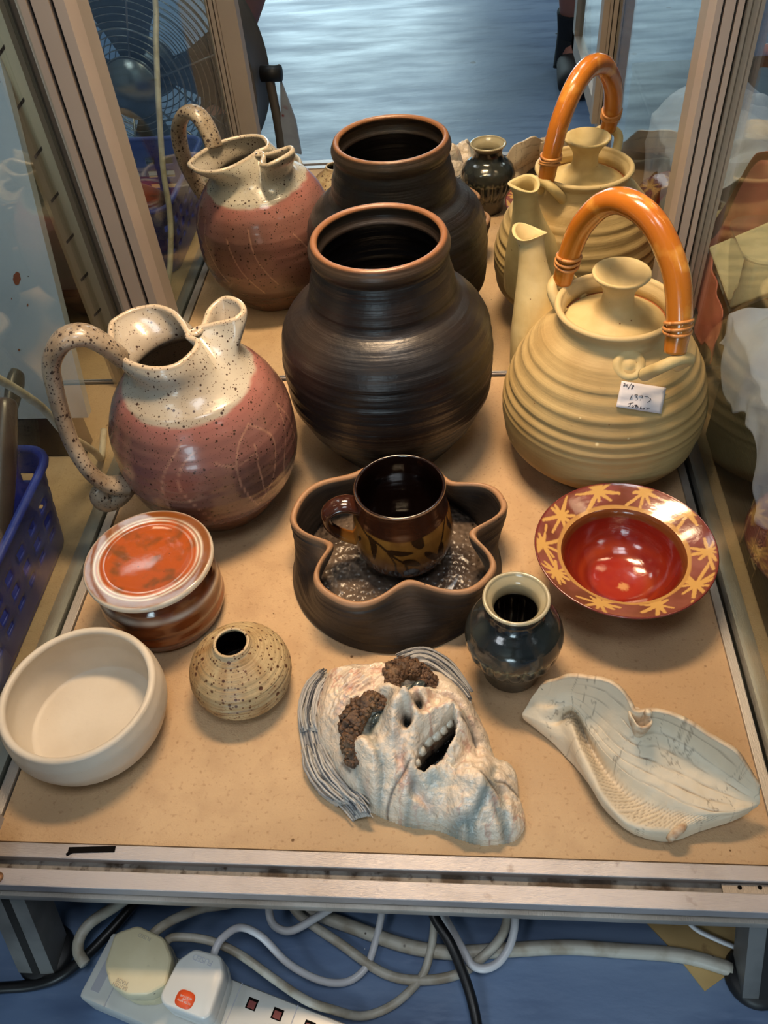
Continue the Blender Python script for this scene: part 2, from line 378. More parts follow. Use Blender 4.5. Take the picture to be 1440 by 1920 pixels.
# ------------------------------------------------------------------ lighting
def area(name, loc, rot, sx, sy, col, power):
    l = bpy.data.lights.new(name, 'AREA'); l.shape = 'RECTANGLE'; l.size = sx; l.size_y = sy; l.color = col; l.energy = power
    o = bpy.data.objects.new(name, l); C.objects.link(o); o.location = loc; o.rotation_euler = rot; return o
M['lamp'] = mat('lamp_housing', rgb(200, 200, 198), .4)
hs = bx('cabinet_lamp', M['lamp'], None, -.16, .16, -.215, -.105, TOP-.03, TOP-.005)
tag(hs, 'warm strip lamp under the top of the cabinet, above the black vase', 'lamp')
bx('lamp_bracket', M['alu_post'], hs, -.012, .012, -.105, -.0265, TOP-.02, TOP-.008)
area('cabinet_lamp_light', (0.0, -.16, TOP-.032), (0, 0, 0), .28, .09, (1.0, .70, .42), 3.3).data.spread = math.radians(92)
M['panel'] = mat('ceiling_panel', rgb(230, 232, 235), .5)
for i, (x, y) in enumerate(((.25, -1.02), (-1.25, -1.55), (2.2, -2.4))):
    p = bx('ceiling_light', M['panel'], None, x-.3, x+.3, y-.3, y+.3, CZ1-.04, CZ1-.0005)
    tag(p, ('square ceiling light panel above the photographer', 'square ceiling light panel on the left of the room', 'square ceiling light panel on the right of the room')[i], 'ceiling light', 'ceiling light panels')
    area('ceiling_panel_light', (x, y, CZ1-.043), (0, 0, 0), .56, .56, (.90, .95, 1.0), (12, 9, 8)[i])
area('window_daylight', ((WX0+WX1)/2, Y0-.12, (WZ0+WZ1)/2), (PI/2, 0, 0), WX1-WX0, WZ1-WZ0, (.70, .88, 1.0), 100)
w = bpy.data.worlds.new('world'); bpy.context.scene.world = w; w.use_nodes = True
w.node_tree.nodes['Background'].inputs[0].default_value = (.75, .86, 1, 1); w.node_tree.nodes['Background'].inputs[1].default_value = .25
sc = bpy.context.scene
sc.view_settings.view_transform = 'Standard'; sc.view_settings.look = 'None'; sc.view_settings.gamma = 1; sc.view_settings.use_curve_mapping = False
sc.view_settings.exposure = 0.0

# ------------------------------------------------------------------ pots
# --- the big dark vase
g = thing('vase', 'large round dark brown vase with wide collared neck, tallest pot at the back centre', 'vase', (-.0052, -.1104, 0))
t = [0, .08, .2, .35, .5, .62, .70, .735, .755, .785, .815, .84, .865, .89, .915, .932, .95, .975, 1]
r = [.066, .0805, .0985, .1115, .1125, .108, .0965, .085, .0775, .0740, .0738, .0728, .0700, .0685, .0672, .0655, .0688, .0698, .0672]
rg = lambda z: .0002*math.sin(z*760)+.0003*math.sin(z*410+1)+.0004*math.sin(z*173)
pv = vessel(t, r, .2515, .0075, .010, 150, 9, ridge=rg)
def vc(th, z, rr, i):
    c = rgb(27, 23, 23); k = fbm(math.cos(th)*1.1, math.sin(th)*1.1, z*14)
    c = mix(c, rgb(52, 40, 32), clamp(k*.9))
    lipk = sstep(.2500, .2532, z)*sstep(.0672, .0652, rr)
    c = mix(c, rgb(150, 96, 58), lipk*.85)
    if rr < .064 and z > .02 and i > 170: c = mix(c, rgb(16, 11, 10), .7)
    if z > .23: c = mix(c, rgb(84, 66, 46), .35*sstep(.23, .247, z))
    return c
M['vase'] = mat('dark_iron_glaze', attr=True, rough=.30, bump=[('n', 46, .0006, (.2, .2, 9)), ('n', 9, .0009, (.3, .3, 12)), ('n', 140, .0004)], roughvar=(18, .44, (.4, .4, 5)), spec=.5)
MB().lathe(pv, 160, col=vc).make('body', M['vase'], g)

# --- the jug
JX, JY, JH = -.1915, -.2085, .2045
g = thing('jug', 'bulbous pink and speckled grey jug with looped handle and pinched double mouth', 'jug', (JX, JY, 0))
M['jug'] = mat('jug_glaze', attr=True, rough=.24, coat=.35, speck=[(210, rgb(62, 44, 36), .09, .13), (420, rgb(84, 62, 48), .10, .14)], bump=[('n', 40, .0005), ('n', 10, .0008, (.4, .4, 6))])
rim_px = [(230,680),(283,697),(333,690),(368,662),(377,640),(359,630),(368,622),(400,613),(443,603),(463,583),(450,563),(420,558),(390,580),(377,610),(362,625),(347,603),(327,583),(293,573),(250,580),(217,597),(203,612),(205,645)]
zr = lambda px: .206+.010*sstep(360, 460, px)
RIM = [(at(px, py, zr(px))-Vector((JX, JY, 0))) for px, py in rim_px]
NS = 384
RIMC = crom([tuple(p) for p in RIM], NS, True)
ang0 = [math.atan2(p[1], p[0]) for p in RIM]
# base-circle angle for every rim point: unwrapped and spread so that the spout half keeps its share of the circle
base_a = [math.radians(a) for a in (213, 240, 268, 300, 318, 334, 340, 352, 365, 380, 396, 410, 420, 428, 434, 448, 464, 484, 505, 524, 541, 557)]
BA = [a[0] for a in crom([(a,) for a in base_a]+[(base_a[0]+2*PI,)], NS+1)][:NS]
tj = [0, .1, .25, .42, .58, .72, .785, .85, 1]; rj = [.055, .068, .0868, .0939, .0928, .0838, .0765, .0665, .050]
ZN = .1665; prof = []
for i in range(105):
    z = ZN*i/104; prof.append((rad(tj, rj, .198, z)+.00014*math.sin(z*520), max(z, .0008)))
rn = prof[-1][0]; V = []; cols = []; rows = 0
leaf = [  # scratched leaf lines on the pink glaze: (angle in degrees, height)
    [(283, .035), (275, .06), (268, .082), (272, .10), (283, .112)], [(262, .028), (258, .05), (256, .075), (262, .098), (275, .118)],
    [(312, .04), (306, .06), (303, .085), (309, .105), (322, .115)], [(312, .04), (322, .055), (331, .078), (333, .098), (322, .115)],
    [(318, .05), (317, .075), (319, .1)], [(340, .03), (336, .06), (345, .085), (352, .11)], [(340, .03), (352, .045), (358, .075), (352, .11)],
    [(292, .10), (304, .092), (316, .094)], [(30, .04), (40, .07), (55, .10)], [(75, .05), (88, .08), (92, .11)], [(88, .04), (104, .07), (112, .1)], [(120, .05), (135, .08), (140, .11)]]
leafP = [[(math.radians(a)*.09, z) for a, z in crom([(a_, z_*1.28) for a_, z_ in L], 14)] for L in leaf]
def jcol(th, z, k=0):
    th = th % (2*PI); edge = .1650+.0035*math.sin(th*2+1.2)+.002*nz(math.cos(th)*4, math.sin(th)*4)
    d = nz(math.cos(th)*1.4, math.sin(th)*1.4, z*16)
    pk = mix(rgb(136, 94, 86), rgb(92, 68, 60), clamp(.5+d*1.1-1.2*(z-.07)*6))
    pk = mix(pk, rgb(168, 108, 100), .6*sstep(.022, .0, edge-z))
    pk = mix(pk, rgb(120, 84, 60), .7*sstep(.045, .012, z))
    q = min(polydist((th*.09, z), L) for L in leafP) if z < .17 else 1
    pk = mix(pk, rgb(182, 138, 116), .7*sstep(.0012, .0003, q))
    gr = mix(rgb(186, 180, 166), rgb(160, 150, 134), clamp(.4+d))
    c = mix(pk, gr, sstep(-.0012, .0012, z-edge))
    return c
def ring(f):
    for j in range(NS):
        p, c = f(j); V.append(p); cols.append(c)
def circ(rr, z, inner=False):
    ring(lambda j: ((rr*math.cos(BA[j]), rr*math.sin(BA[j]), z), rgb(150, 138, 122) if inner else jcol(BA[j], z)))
circ(.0005, 0); circ(.045, 0)
for rr, z in prof: circ(rr, z)
NL = 34
def lofted(u, j, off, inner):
    b = (math.cos(BA[j]), math.sin(BA[j])); R_ = RIMC[j]; e = u*u*(3-2*u)*.35+.65*u**2.2
    rb = rn-off-.027*math.sin(PI*u**.9)*.6; x = rb*b[0]*(1-e)+R_[0]*e; y = rb*b[1]*(1-e)+R_[1]*e; z = ZN+(R_[2]-ZN)*u
    return x, y, z
def nrm2(j):
    a, b = RIMC[j-1], RIMC[(j+1) % NS]; d = Vector((b[0]-a[0], b[1]-a[1], 0)).normalized(); return Vector((d.y, -d.x, 0))
for i in range(1, NL+1):
    ring(lambda j, u=i/NL: (lofted(u, j, 0, False), jcol(BA[j], lofted(u, j, 0, False)[2])))
W = .0062
for k in range(1, 6):
    a = PI*k/6
    ring(lambda j, a=a: (Vector(RIMC[j])-nrm2(j)*(W/2-W/2*math.cos(a))+Vector((0, 0, W/2*math.sin(a))), rgb(186, 170, 148)))
for i in range(NL, 0, -1):
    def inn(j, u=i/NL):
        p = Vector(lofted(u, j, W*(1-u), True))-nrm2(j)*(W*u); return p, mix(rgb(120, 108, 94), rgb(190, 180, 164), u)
    ring(inn)
for rr, z in prof[::-3]:
    if z > .008: circ(rr-.0045, z, True)
circ(.03, .008, True); circ(.0005, .008, True)
n = len(V)//NS
F = [(i*NS+j, i*NS+(j+1) % NS, (i+1)*NS+(j+1) % NS, (i+1)*NS+j) for i in range(n-1) for j in range(NS)]
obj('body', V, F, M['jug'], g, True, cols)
h = [(x-JX, y-JY, z) for x, y, z in ((-.2445, -.2255, .203), (-.250, -.2335, .2225), (-.262, -.2420, .2400), (-.279, -.250, .240), (-.2945, -.2555, .221), (-.3000, -.259, .195), (-.3005, -.2665, .166), (-.297, -.276, .138), (-.289, -.2815, .110), (-.279, -.2785, .088), (-.270, -.2655, .074))]
M['jugh'] = mat('jug_handle_glaze', rgb(176, 162, 142), .3, coat=.3, mott=[(30, rgb(140, 122, 100), .45, .7), (16, rgb(122, 106, 88), .5, .75)], speck=[(210, rgb(52, 38, 32), .13, .19), (420, rgb(70, 52, 42), .13, .18)], bump=[('n', 60, .0008)])
hm = MB().tube(h, [.0125, .0125, .0125, .0120, .0115, .0112, .0108, .0105, .0105, .011, .012], 20, 70, flat=(.72, 1.12), up=(-.8, -.55, .3))
hh = hm.make('handle', M['jugh'], g)
ct = MB().tube([(x-JX, y-JY, z) for x, y, z in ((-.268, -.262, .073), (-.2765, -.272, .066), (-.2860, -.2800, .066), (-.2885, -.2815, .076), (-.2835, -.2775, .082))], [.0125, .012, .0115, .011, .008], 16, 26)
ct.make('curl', M['jugh'], hh)

# --- the teapot
TX, TY, THH = .2221, -.1475, .193
g = thing('teapot', 'large ribbed yellow-ochre teapot with arched cane handle and a white price label', 'teapot', (TX, TY, 0))
tt = [0, .1, .25, .42, .58, .72, .85, .91, .955, 1]; rt_ = [.0575, .0785, .1008, .1048, .0985, .0868, .0690, .0572, .0550, .0588]
def trg(z):
    k = sstep(.072, .10, z)*sstep(.163, .150, z)*(.7+.3*math.sin(z*310)); return k*.00105*math.sin(z*2*PI/.0112+1.5*math.sin(z*75))+.0003*math.sin(z*300)*sstep(.10, .06, z)
pt = vessel(tt, rt_, THH, .0065, .008, 150, 9, ridge=trg)
def tcol(th, z, rr, i):
    k = fbm(math.cos(th)*1.3, math.sin(th)*1.3, z*12); c = mix(rgb(182, 158, 110), rgb(158, 130, 82), clamp(.45+k*.8))
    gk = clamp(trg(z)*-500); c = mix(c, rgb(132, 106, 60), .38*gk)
    c = mix(c, rgb(206, 186, 140), .6*sstep(.16, .19, z))
    return c
M['tea'] = mat('ochre_ash_glaze', attr=True, rough=.55, spec=.35, speck=[(90, rgb(120, 84, 44), .018, .032), (40, rgb(214, 196, 150), .02, .05)], bump=[('n', 90, .0006), ('n', 12, .002, (.3, .3, 8))])
M['tea2'] = mat('ochre_ash_glaze_plain', rgb(204, 184, 134), .55, spec=.35, mott=[(30, rgb(184, 160, 108), .4, .7)], speck=[(90, rgb(120, 84, 44), .02, .036)], bump=[('n', 90, .0006)])
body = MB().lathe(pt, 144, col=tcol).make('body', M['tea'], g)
lz = .1725
lp = [(.0005, lz), (.0490, lz), (.0497, lz+.002), (.0485, lz+.0042), (.0405, lz+.0088), (.029, lz+.0145), (.0205, lz+.0190), (.0162, lz+.024), (.0148, lz+.031), (.0152, lz+.038), (.0195, lz+.0465), (.0262, lz+.0540), (.0270, lz+.0562), (.0252, lz+.0574), (.0195, lz+.0540), (.010, lz+.0478), (.0005, lz+.0460)]
lps = crom(lp[2:], 46)
lid = MB().lathe(lp[:2]+lps, 96).make('lid', M['tea2'], g)
MB().lathe([(.0502, lz-.001), (.0560, lz-.001), (.0560, lz+.0060), (.0502, lz+.0042)], 96).make('lid_seat', mat('bare_rust_clay', rgb(150, 88, 46), .8), g)
sp = [(-.052, .062, .086), (-.061, .071, .120), (-.0685, .080, .155), (-.0735, .0855, .185), (-.0765, .0905, .210), (-.0785, .094, .2215)]
spr = [.044, .0345, .0235, .0158, .0134, .0175]
P_ = crom(sp, 40); RR = [q[0] for q in crom([(a,) for a in spr], 40)]
def tube_shell(P, rr, wall, seg=28, tipfn=None):
    mb = MB(); P = [Vector(p) for p in P]; k = len(P); T = [(P[min(i+1, k-1)]-P[max(i-1, 0)]).normalized() for i in range(k)]
    a = Vector((0, 0, 1)); Vv = []
    fr = []
    for i in range(k):
        a = (a-T[i]*a.dot(T[i])).normalized(); fr.append((a.copy(), T[i].cross(a)))
    def pt_(i, j, rad_):
        t_ = 2*PI*j/seg; u, v = fr[i]; p = P[i]+u*math.cos(t_)*rad_+v*math.sin(t_)*rad_
        if tipfn: p += T[i]*tipfn(i/(k-1), t_)
        return p
    order = [(i, rr[i]) for i in range(k)]+[(k-1, rr[-1]-wall*.3), (k-1, rr[-1]-wall)]+[(i, rr[i]-wall) for i in range(k-2, k//3, -1)]
    for i, q in order: Vv += [pt_(i, j, q) for j in range(seg)]
    n_ = len(order); Fv = [(i*seg+j, i*seg+(j+1) % seg, (i+1)*seg+(j+1) % seg, (i+1)*seg+j) for i in range(n_-1) for j in range(seg)]
    return mb.add(Vv, Fv)
tube_shell(P_, RR, .0035, 32, lambda s, t_: sstep(.82, 1, s)*(-.006*math.cos(t_)+.003*math.cos(2*t_))).make('spout', M['tea2'], g)
M['cane'] = mat('bamboo_cane', rgb(196, 118, 34), .22, coat=.5, mott=[(8, rgb(166, 88, 20), .42, .72), (40, rgb(226, 160, 70), .56, .75)], speck=[(50, rgb(120, 66, 20), .02, .045)], bump=[('n', 30, .0006)])
hp = [(x-TX, y-TY, z) for x, y, z in ((.1735, -.108, .197), (.1785, -.1105, .232), (.186, -.118, .262), (.20, -.135, .290), (.2165, -.157, .3015), (.236, -.182, .294), (.253, -.206, .266), (.2600, -.223, .232), (.2595, -.2345, .2015))]
hc = MB().tube(hp, [.0098, .0108, .0112, .0115, .0118, .0116, .0114, .0112, .0098], 18, 80).make('handle', M['cane'], g)
M['wrap'] = mat('cane_wrap', rgb(196, 134, 74), .4, mott=[(90, rgb(150, 92, 44), .5, .7)])
for (i0, i1) in ((1, 0), (7, 8)):
    a, b_ = Vector(hp[i0]), Vector(hp[i1]); ax = (b_-a).normalized(); c_ = a+(b_-a)*.30
    u = ax.orthogonal().normalized(); v = ax.cross(u); w_ = MB()
    for q in range(3):
        w_.tube([c_+ax*(q*.0042-.004+.002*math.sin(k/24*2*PI+q))+(u*math.cos(k/24*2*PI)+v*math.sin(k/24*2*PI))*(.0112) for k in range(25)], .0017, 6)
    w_.make('cane_binding', M['wrap'], hc)
for ang, rr, z in ((139, .0590, .190), (-67, .0745, .188)):   # the two clay lugs the cane is hooked through
    a = math.radians(ang); d = Vector((math.cos(a), math.sin(a), 0)); s_ = Vector((-d.y, d.x, 0)); o_ = d*rr+Vector((0, 0, z))
    if ang < 0: o_ = Vector((.0355, -.0855, .190))
    pts = [o_+s_*(-.017)+d*(-.010)+Vector((0, 0, -.016)), o_+s_*(-.0145)+d*.006+Vector((0, 0, .002)), o_+d*.0095+Vector((0, 0, .0085)), o_+s_*.0145+d*.006+Vector((0, 0, .002)), o_+s_*.017+d*(-.010)+Vector((0, 0, -.016))]
    MB().tube(pts, [.0062, .0056, .0054, .0056, .0062], 12, 30).make('lug', M['tea2'], g)
def on_teapot(px, py, off):
    d = ray(px, py); lo, hi = .5, 1.3; s = lo
    while s < hi:
        p = CAMP+d*s; q = Vector((p.x-TX, p.y-TY, p.z))
        if 0 < q.z < THH and math.hypot(q.x, q.y) < rad(tt, rt_, THH, q.z)+trg(q.z)+off: return q
        s += .0004
    return q
def pad(px, py, rr, dz):
    c_ = on_teapot(px, py, 0); n_ = Vector((c_.x, c_.y, .055)).normalized(); u = n_.orthogonal().normalized(); v = n_.cross(u); mb = MB(); Vv = []
    prof = [(rr*1.15, -.001), (rr, dz), (rr*.72, dz*1.1), (rr*.58, dz*.45), (rr*.42, dz*.45), (rr*.30, dz*1.05), (.0002, dz*1.2)]
    for q, z in prof: Vv += [c_+n_*z+u*q*math.cos(k/24*2*PI)+v*q*math.sin(k/24*2*PI) for k in range(24)]
    mb.add(Vv, [(i*24+j, i*24+(j+1) % 24, (i+1)*24+(j+1) % 24, (i+1)*24+j) for i in range(len(prof)-1) for j in range(24)]); mb.make('stamp_pad', M['tea2'], g)
pad(1180, 684, .0135, .0022)
mp = Vector((-.010, .083, .150)); # a second pad beside the spout, seen in the mirror
M['paper'] = mat('label_paper', rgb(214, 210, 214), .7)
corners = [(1165.5, 714), (1249, 727), (1239.5, 776), (1155, 762.5)]
NU, NV = 14, 9; Lg = []
for j in range(NV):
    for i in range(NU):
        u, v = i/(NU-1), j/(NV-1)
        x = (corners[0][0]*(1-u)+corners[1][0]*u)*(1-v)+(corners[3][0]*(1-u)+corners[2][0]*u)*v
        y = (corners[0][1]*(1-u)+corners[1][1]*u)*(1-v)+(corners[3][1]*(1-u)+corners[2][1]*u)*v
        Lg.append(on_teapot(x, y, .0022))
# flatten the paper a little: fit between its corners so that it does not follow every rib
def flat(i, j):
    u, v = i/(NU-1), j/(NV-1); a = Lg[0]*(1-u)*(1-v)+Lg[NU-1]*u*(1-v)+Lg[-NU]*(1-u)*v+Lg[-1]*u*v
    b = Lg[j*NU+i]; return b
lo_ = obj('price_label', [flat(i, j) for j in range(NV) for i in range(NU)], [(j*NU+i, j*NU+i+1, (j+1)*NU+i+1, (j+1)*NU+i) for j in range(NV-1) for i in range(NU-1)], M['paper'], g)
sm = lo_.modifiers.new('thick', 'SOLIDIFY'); sm.thickness = .0003
tag(lo_, 'white paper label with handwriting')
M['ink'] = mat('pen_ink', rgb(44, 36, 44), .6)
strokes = [[(352, 232), (372, 224), (384, 240), (365, 266), (346, 284), (392, 278)], [(412, 246), (402, 272), (432, 276)], [(436, 246), (424, 308)], [(532, 226), (446, 352)],
           [(566, 272), (582, 284), (560, 300), (548, 282), (566, 268)], [(560, 300), (540, 330), (522, 350), (536, 352), (556, 318)],
           [(544, 484), (482, 604)], [(598, 492), (664, 486), (632, 536), (668, 560), (650, 600), (606, 608)], [(700, 512), (780, 512), (722, 606)], [(820, 520), (896, 524), (922, 552), (958, 572), (944, 616), (886, 656)],
           [(572, 660), (510, 672), (442, 692)], [(520, 672), (494, 712), (484, 742), (446, 740)], [(548, 722), (534, 744), (546, 764), (570, 756), (576, 734), (548, 722)], [(594, 716), (660, 712)], [(622, 716), (610, 770)], [(624, 716), (664, 726), (628, 742), (676, 752), (660, 780), (612, 772)],
           [(742, 746), (726, 794), (770, 800)], [(800, 778), (786, 796), (800, 808), (822, 796), (822, 778), (800, 778)], [(846, 774), (934, 784)], [(886, 780), (872, 826)]]
ink = MB()
for s_ in strokes:
    pts = [on_teapot(1140+x/12, 700+y/12, .0027) for x, y in (crom(s_, 5*len(s_)) if len(s_) > 2 else [(s_[0][0]+(s_[1][0]-s_[0][0])*k/6, s_[0][1]+(s_[1][1]-s_[0][1])*k/6) for k in range(7)])]
    ink.tube(pts, .00031, 6)
ink.make('handwriting', M['ink'], lo_)

# --- lidded jar
g = thing('lidded_jar', 'squat round jar with orange-brown lid banded in white, behind the white bowl', 'jar', (-.2164, -.3661, 0))
M['jar'] = mat('jar_glaze', attr=True, rough=.12, coat=.6, speck=[(120, rgb(70, 40, 22), .02, .035)], bump=[('n', 14, .0018, (.5, .5, 4)), ('n', 70, .0003)])
def jarc(th, z, rr, i):
    k = fbm(math.cos(th)*1.2+3, math.sin(th)*1.2, z*22); c = mix(rgb(120, 62, 28), rgb(84, 48, 28), clamp(.5+k))
    k2 = nz(math.cos(th)*.9, math.sin(th)*.9, z*60); c = mix(c, rgb(168, 88, 40), clamp(k2*1.2)*.7)
    w_ = math.exp(-((z-.0515+.0045*math.sin(th+1.3))/.0030)**2); c = mix(c, rgb(206, 200, 190), .9*w_*clamp(.6+nz(math.cos(th)*3, math.sin(th)*3)))
    w_ = math.exp(-((z-.013)/.0011)**2)*clamp(.3+nz(math.cos(th)*4, math.sin(th)*4, 5)); c = mix(c, rgb(196, 180, 160), .7*w_)
    return c
pj = vessel([0, .06, .3, .62, .84, .93, 1], [.0475, .0530, .0580, .0575, .0555, .0520, .0480], .066, .005, .006, 70, 6, ridge=lambda z: .0004*math.sin(z*420))
MB().lathe(pj, 128, col=jarc).make('body', M['jar'], g)
def lidc(th, z, rr, i):
    if i < 4: return rgb(190, 178, 160)
    n1 = nz(math.cos(th)*2, math.sin(th)*2)*.0006
    c = rgb(172, 82, 34); c = mix(c, rgb(112, 72, 40), clamp(fbm(rr*60*math.cos(th)+2, rr*60*math.sin(th)+1)*1.6)*.85)
    if rr > .0475: c = mix(c, rgb(122, 72, 28), .9)
    for q, wd, a in ((.0462, .0009, 1.), (.0498, .0010, 1.), (.0413, .0003, .4), (.0602, .0015, .95)):
        k = math.exp(-((rr+n1-q)/wd)**2)*a
        if q < .05: k *= clamp(.85+.8*nz(math.cos(th)*1.7+q*99, math.sin(th)*1.7))
        c = mix(c, rgb(214, 206, 190), clamp(k*1.25))
    return c
lpj = [(.0005, .0655), (.0465, .0655), (.0500, .0690), (.0580, .0715), (.0602, .0745), (.0604, .0775), (.0592, .0798)]
lpj += [(.0592-.0587*k/50, .0798-.0042*sstep(0, 1, k/50)+.0008*math.exp(-((k-16)/3)**2)) for k in range(1, 51)]
MB().lathe(lpj, 192, col=lidc).make('lid', M['jar'], g)

# --- white bowl
g = thing('bowl', 'plain off-white stoneware bowl at the front left corner', 'bowl', (-.2514, -.4949, 0))
M['bowl'] = mat('cream_matt_glaze', rgb(214, 204, 188), .42, spec=.4, mott=[(14, rgb(202, 190, 172), .42, .7)], speck=[(110, rgb(150, 124, 96), .01, .02)], bump=[('n', 160, .0003)])
MB().lathe(vessel([0, .1, .3, .6, .8, 1], [.0445, .0585, .0650, .0695, .0690, .0664], .0555, .0068, .0085, 60, 9), 128).make('bowl_body', M['bowl'], g)

# --- bud vase
g = thing('bud_vase', 'small squat speckled tan bud vase with a narrow dark mouth', 'vase', (-.1235, -.4533, 0))
M['bud'] = mat('speckled_ash', attr=True, rough=.4, speck=[(190, rgb(80, 46, 24), .11, .17), (360, rgb(100, 62, 34), .11, .16)], bump=[('n', 20, .002, (.3, .3, 14)), ('n', 130, .0006)])
def budc(th, z, rr, i):
    k = fbm(math.cos(th)*1.5, math.sin(th)*1.5, z*20); c = mix(rgb(190, 168, 128), rgb(156, 122, 80), clamp(.35+k*1.2-.3*math.sin(th+.6)))
    l = .5+.5*math.sin(z*2*PI/.0042+nz(math.cos(th)*2, math.sin(th)*2)*3); c = mix(c, rgb(104, 64, 36), .85*l*sstep(.045, .034, z)*sstep(.004, .012, z)*clamp(.4+nz(math.cos(th)*3, math.sin(th)*3, z*150)))
    if z > .066 and rr < .019: c = mix(c, rgb(196, 172, 136), .7)
    if i > 96: c = rgb(40, 26, 18)
    return c
pb = vessel([0, .1, .22, .4, .55, .75, .88, .95, 1], [.030, .0375, .0428, .0450, .0435, .0338, .0222, .0172, .0158], .0700, .0028, .006, 80, 7, ridge=lambda z: .0003*math.sin(z*900)*sstep(.05, .03, z))
MB().lathe(pb, 144, col=budc).make('body', M['bud'], g)

# --- wavy dish
g = thing('wavy_dish', 'grey-brown stoneware dish with pinched wavy five-lobed rim', 'dish', (.0071, -.3120, 0))
M['dish'] = mat('iron_stoneware', attr=True, rough=.42, speck=[(70, rgb(40, 32, 28), .03, .06)], bump=[('n', 24, .0016, (.4, .4, 6)), ('n', 110, .0005)], roughvar=(16, .6))
M['dishf'] = mat('pitted_salt_glaze', rgb(104, 90, 78), .26, coat=.4, mott=[(24, rgb(64, 54, 48), .42, .66)], bump=[('p', 190, .0032), ('n', 60, .0022)])
lob = [(86, .0992), (50, .0855), (19.5, .1145), (-7, .0800), (-34, .1105), (-77, .0740), (-122, .1010), (-160, .0665), (164, .1050), (121, .0900)]
lob = sorted([(a % 360, q) for a, q in lob])
def lobe(th):
    d = math.degrees(th) % 360; ex = [(lob[-1][0]-360, lob[-1][1])]+lob+[(lob[0][0]+360, lob[0][1])]
    for (a, q), (b_, p_) in zip(ex, ex[1:]):
        if a <= d <= b_:
            s = (d-a)/(b_-a); k = (1-math.cos(PI*s))/2
            lo, hi = (q, p_) if q < p_ else (p_, q); m_ = k if q < p_ else 1-k
            return lo+(hi-lo)*(1-(1-m_)**1.7)
    return .1
RB = .1035
def drad(th, z, off=0.):
    k = sstep(.010, .058, z)**.85; return (RB-.001*sstep(0, .02, z))*(1-k)+lobe(th)*k-off
Vd = []; Cd = []; ND = 220
def dring(z, off, c=None, wz=True):
    for j in range(ND):
        th = 2*PI*j/ND; q = drad(th, z, off); zz = z+(.002*math.sin(th*5+1) if z > .05 else 0)
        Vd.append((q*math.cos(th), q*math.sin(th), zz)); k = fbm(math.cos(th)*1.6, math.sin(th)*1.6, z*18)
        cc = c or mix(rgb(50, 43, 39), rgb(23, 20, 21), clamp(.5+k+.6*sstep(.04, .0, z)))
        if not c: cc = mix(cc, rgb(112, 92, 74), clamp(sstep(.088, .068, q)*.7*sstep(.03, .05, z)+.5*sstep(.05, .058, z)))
        Cd.append(cc)
rimc = rgb(156, 118, 86)
for j in range(ND): Vd.append((.02*math.cos(2*PI*j/ND), .02*math.sin(2*PI*j/ND), 0)); Cd.append(rgb(40, 32, 28))
dring(0, .0015)
for k in range(1, 5): dring(.0012*k, -.0012*math.sin(PI*k/5)-.001)
for k in range(26): dring(.008+.050*k/25, -.0002*math.sin(k*1.3))
for k in range(1, 7): 
    a = PI*k/7; base = len(Vd); dring(.058, .0035-.0035*math.cos(a), rimc)
    for q in range(base, len(Vd)): x, y, z = Vd[q]; Vd[q] = (x, y, z+.0042*math.sin(a))
for k in range(20, -1, -1): dring(.0065+.0515*k/20, .0068)
for sft in (.8, .4, .02):
    base = len(Vd); dring(.0065, .0068)
    for q in range(base, len(Vd)): x, y, z = Vd[q]; Vd[q] = (x*sft, y*sft, z)
n = len(Vd)//ND
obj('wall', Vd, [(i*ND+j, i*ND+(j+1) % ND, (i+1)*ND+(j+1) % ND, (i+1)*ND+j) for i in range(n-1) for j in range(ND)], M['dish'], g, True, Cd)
fl = MB(); fl.lathe([(.0004, .0072), (.03, .0072), (.06, .0072), (.0955, .0072), (.0955, .0068)], 96, f=lambda th, z, q: min(q, drad(th, .0075, .0075))); fl.make('glazed_floor', M['dishf'], g)

# --- mug standing in the dish
MX, MY, MZ = .0153, -.2992, .0072
g = thing('mug', 'brown and ochre mug with dark leaf pattern standing inside the wavy dish', 'mug', (MX, MY, MZ))
M['mug'] = mat('mug_glaze', attr=True, rough=.13, coat=.5, bump=[('n', 16, .001, (.5, .5, 5))])
tm = [0, .06, .2, .4, .62, .72, .80, .92, 1]; rm = [.0345, .0385, .0458, .0492, .0470, .0448, .0432, .0428, .0433]
MH = .0955
fr_px = {  # painted leaf strokes in photo points, projected on the mug: (points, width start, width mid)
 }
def on_mug(px, py):
    d = ray(px, py); s = .5
    while s < 1.2:
        p = CAMP+d*s; q = Vector((p.x-MX, p.y-MY, p.z-MZ))
        if 0 < q.z < MH and math.hypot(q.x, q.y) < rad(tm, rm, MH, q.z): return (math.atan2(q.y, q.x) % (2*PI))*.046, q.z
        s += .0008
    return (0, -1)
z6 = lambda x, y: (640+x/6, 840+y/6)
lv = []
